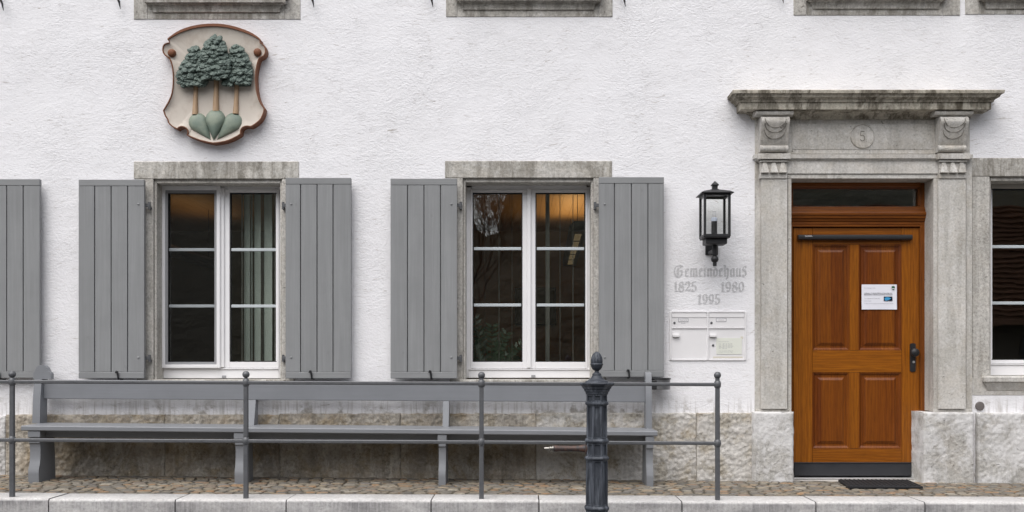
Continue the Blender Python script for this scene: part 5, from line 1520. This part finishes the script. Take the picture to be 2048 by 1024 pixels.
vb = thing('vertical_blind', 'open vertical blind of thin grey slats behind the window nearest the lantern', 'blind', (X(1060, -.45), 0.45, Z(740, -.45)))
for px, wd, an in ((970, .05, 1.50), (998, .06, 1.45), (1024, .05, 1.5), (1095, .075, 1.12), (1120, .05, 1.5), (1146, .05, 1.5)):
    slat(vb, X(px, -.45), -.45, Z(745, -.45), Z(370, -.45), wd, an, M['slat_dark'])
MB().box(X(930, -.45), X(1190, -.45), -.48, -.42, Z(369, -.45), Z(362, -.45)).build('head_rail', M['white'], vb)

def pendant(pa, pb, d, zz0, label, rise=0.0, lit=True):
    """hanging office luminaire running away from the window"""
    (ax, ad, az), (bx, bd, bz) = pa, pb
    t = thing('pendant_lamp', label, 'lamp', (ax, -ad, az))
    A, B = Vector((ax, -ad, az)), Vector((bx, -bd, bz))
    dirv = (B - A).normalized(); side = dirv.cross(Vector((0, 0, 1))).normalized(); up = side.cross(dirv)
    mb = MB()
    prf = [(-0.075, -0.02), (0.075, -0.02), (0.085, 0.03), (0.04, 0.07), (-0.04, 0.07), (-0.085, 0.03)]
    mb.loops([[p + side * a + up * b for a, b in prf] for p in (A, B)]); mb.build('housing', M['dark'], t, smooth=20)
    mb = MB()
    for i in range(5):
        p, q = A.lerp(B, 0.06 + i * .18), A.lerp(B, 0.06 + i * .18 + .14)
        mb.loops([[v + side * a + up * b for a, b in ((-0.03, -0.021), (0.03, -0.021), (0.03, -0.026), (-0.03, -0.026))] for v in (p, q)])
    mb.build('tube_grille', M['tube'] if lit else M['grille'], t, smooth=0)
    for f in (0.12, 0.88):
        p = A.lerp(B, f)
        mb = MB(); mb.tube([(p.x, p.y, p.z + 0.07), (p.x, p.y, 2.62)], 0.003, 5); mb.build('cable', M['dark'], t)
    return t
pendant((X(1158, -0.9), -0.9, 2.12), (X(1139, -4.4), -4.4, 2.12), 0, 0, 'dark hanging office lamp with lit strip behind the window nearest the lantern')
pendant((X(322, -1.7), -1.7, 2.02), (X(428, -3.5), -3.5, 2.02), 0, 0, 'dark hanging office lamp behind the insect screen of the window under the shield', lit=False)
# warm light the hanging lamps throw up on the timber ceilings
for (x, d, z, e) in ((X(1146, -3.0), -3.0, 2.26, 3.2), (X(385, -3.0), -3.0, 2.20, 0.7)):
    l = bpy.data.lights.new('pendant_uplight', 'AREA'); l.energy = e; l.size = 0.15; l.size_y = 1.6; l.shape = 'RECTANGLE'; l.color = (1.0, 0.66, 0.30)
    o = bpy.data.objects.new('pendant_uplight', l); col.objects.link(o); o.location = (x, -d, z); o.rotation_euler = (PI, 0, 0)

# picture on the back wall of the second room
pc = thing('picture', 'dark framed picture on the ochre wall deep inside the room behind the middle window', 'picture', (X(1070, -5), 5.18, 1.4))
def ic(p, d): return X(p, d)
MB().box(X(1030, -5.15), X(1112, -5.15), -5.19, -5.15, Z(650, -5.15), Z(575, -5.15), 0.005).build('frame', M['dark'], pc)
MB().box(X(1036, -5.15), X(1106, -5.15), -5.149, -5.146, Z(644, -5.15), Z(581, -5.15)).build('print', M['art'], pc, smooth=0)

# potted plant on the inner ledge
pl = thing('house_plant', 'dark leafy potted plant standing behind the left casement of the middle window', 'plant', (X(985, -.75), 0.75, 0.9))
rp = random.Random(4)
for (bx, tx, tz, bend) in ((975, 950, 640, .1), (985, 1012, 668, .2), (990, 1040, 690, .3), (980, 960, 665, -.1), (985, 1000, 690, .1), (975, 948, 690, -.2), (990, 1030, 712, .2), (982, 985, 655, .05)):
    d_ = -.75 + rp.uniform(-.12, .12)
    b0 = Vector((X(bx, d_), -d_, Z(760, d_))); b1 = Vector((X(tx, d_), -d_ + rp.uniform(-.08, .08), Z(tz, d_)))
    mid = b0.lerp(b1, .55) + Vector((-(b1 - b0).x * bend, 0, 0.03))
    mb = MB(); pts = []
    for i in range(11):
        t = i / 10; pts.append(b0 * (1 - t) ** 2 + mid * 2 * t * (1 - t) + b1 * t * t)
    mb.tube(pts, [0.006 - 0.004 * i / 10 for i in range(11)], 5)
    for i in range(2, 11):
        tg = (pts[min(i + 1, 10)] - pts[i - 1]).normalized()
        for sg in (-1, 1):
            sd = Vector((tg.z, rp.uniform(-.5, .5), -tg.x)).normalized() * sg
            dr_ = (tg * 0.6 + sd).normalized(); ln_ = rp.uniform(.06, .085)
            nrm = dr_.cross(Vector((0, 1, 0))).normalized() * 0.016
            p = pts[i]
            q = [p, p + dr_ * ln_ * .35 + nrm, p + dr_ * ln_, p + dr_ * ln_ * .35 - nrm]
            mb.F([mb.b.verts.new(v) for v in q])
    mb.build('frond', M['plant'], pl, smooth=0, recalc=False)
MB().lathe(X(983, -.75), -.75, [(0.09, 0.52), (0.12, 0.72), (0.125, 0.74), (0.11, 0.74), (0.10, 0.70)], 20).build('pot', M['pot'], pl)
MB().box(X(900, -.75), X(1080, -.75), -1.0, -.55, 0.48, 0.518).build('stand', M['floor_in'], pl)


# ================================================================== ACROSS THE STREET (mirrored in the panes)
def bare_tree(x, d, h, seed, label):
    t = thing('bare_tree', label, 'tree', (x, -d, -0.62))
    r = random.Random(seed)
    tr, br = MB(), MB()
    tr.tube([(x, -d, -0.7), (x + .1, -d, h * .2), (x, -d + .1, h * .42)], [h * .009, h * .007, h * .005], 8)
    def grow(p, dv, ln_, rad, lev):
        q = p + dv * ln_ + Vector((r.uniform(-1, 1), r.uniform(-1, 1), r.uniform(-.3, .8))) * ln_ * .15
        br.tube([p, (p + q) / 2 + Vector((r.uniform(-1, 1), r.uniform(-1, 1), 0)) * ln_ * .06, q], [rad, rad * .8, rad * .62], 4 if lev > 1 else 6)
        if lev >= 6: return
        for i in range(3 if lev < 4 else 3):
            nd = (dv + Vector((r.uniform(-1, 1), r.uniform(-1, 1), r.uniform(-.25, .75))) * .85).normalized()
            grow(q if i < 2 else (p + q) / 2, nd, ln_ * r.uniform(.62, .82), max(rad * .62, 0.006), lev + 1)
    top = Vector((x, -d + .1, h * .40))
    for i in range(5):
        a = 2 * PI * i / 5 + r.uniform(-.4, .4)
        grow(top - Vector((0, 0, h * .03 * i)), Vector((math.cos(a) * .75, math.sin(a) * .75, .9)).normalized(), h * .19, h * .0052, 0)
    tr.build('trunk', M['bark'], t); br.build('crown', M['bark'], t, smooth=0, recalc=False)
bare_tree(-1.9, 33, 9.4, 3, 'tall bare tree across the street, mirrored in the left pane of the middle window')

nh = thing('neighbour_house', 'low house with brown tiled roof across the street, mirrored in the right window', 'building', (15, -26, -0.62))
mb = MB(); mb.box(9.5, 23, 24, 32, -0.62, 2.2); mb.prism_d([(9.5, 2.2), (23, 2.2), (16.25, 6.2)], 24.2, 31.8) if False else None
mb.build('wall', M['render2'], nh)
mb = MB()
mb.prism_x([(23.2, 2.0), (23.2, 2.15), (28, 6.3), (32.8, 2.15), (32.8, 2.0), (28, 6.1)], 9.0, 23.5); mb.build('roof', M['tile'], nh, smooth=0)
mb = MB()
for j in range(22):
    t = (j + .5) / 22
    dd, zz_ = 23.2 + 4.8 * t, 2.15 + 4.15 * t
    for i in range(46):
        x = 9.1 + i * .313 + rp.uniform(-.01, .01)
        mb.box(x, x + .29, dd - .13, dd + .13, zz_ + .02, zz_ + .05 + rp.uniform(0, .03))
o = mb.build('roof_tiles', M['tile'], nh, smooth=0); o['kind'] = 'stuff'
for px in (11.5, 15.5, 19.5):
    MB().box(px, px + 1.1, 23.95, 24.0, .5, 1.7).build('window', M['dark'], nh, smooth=0)
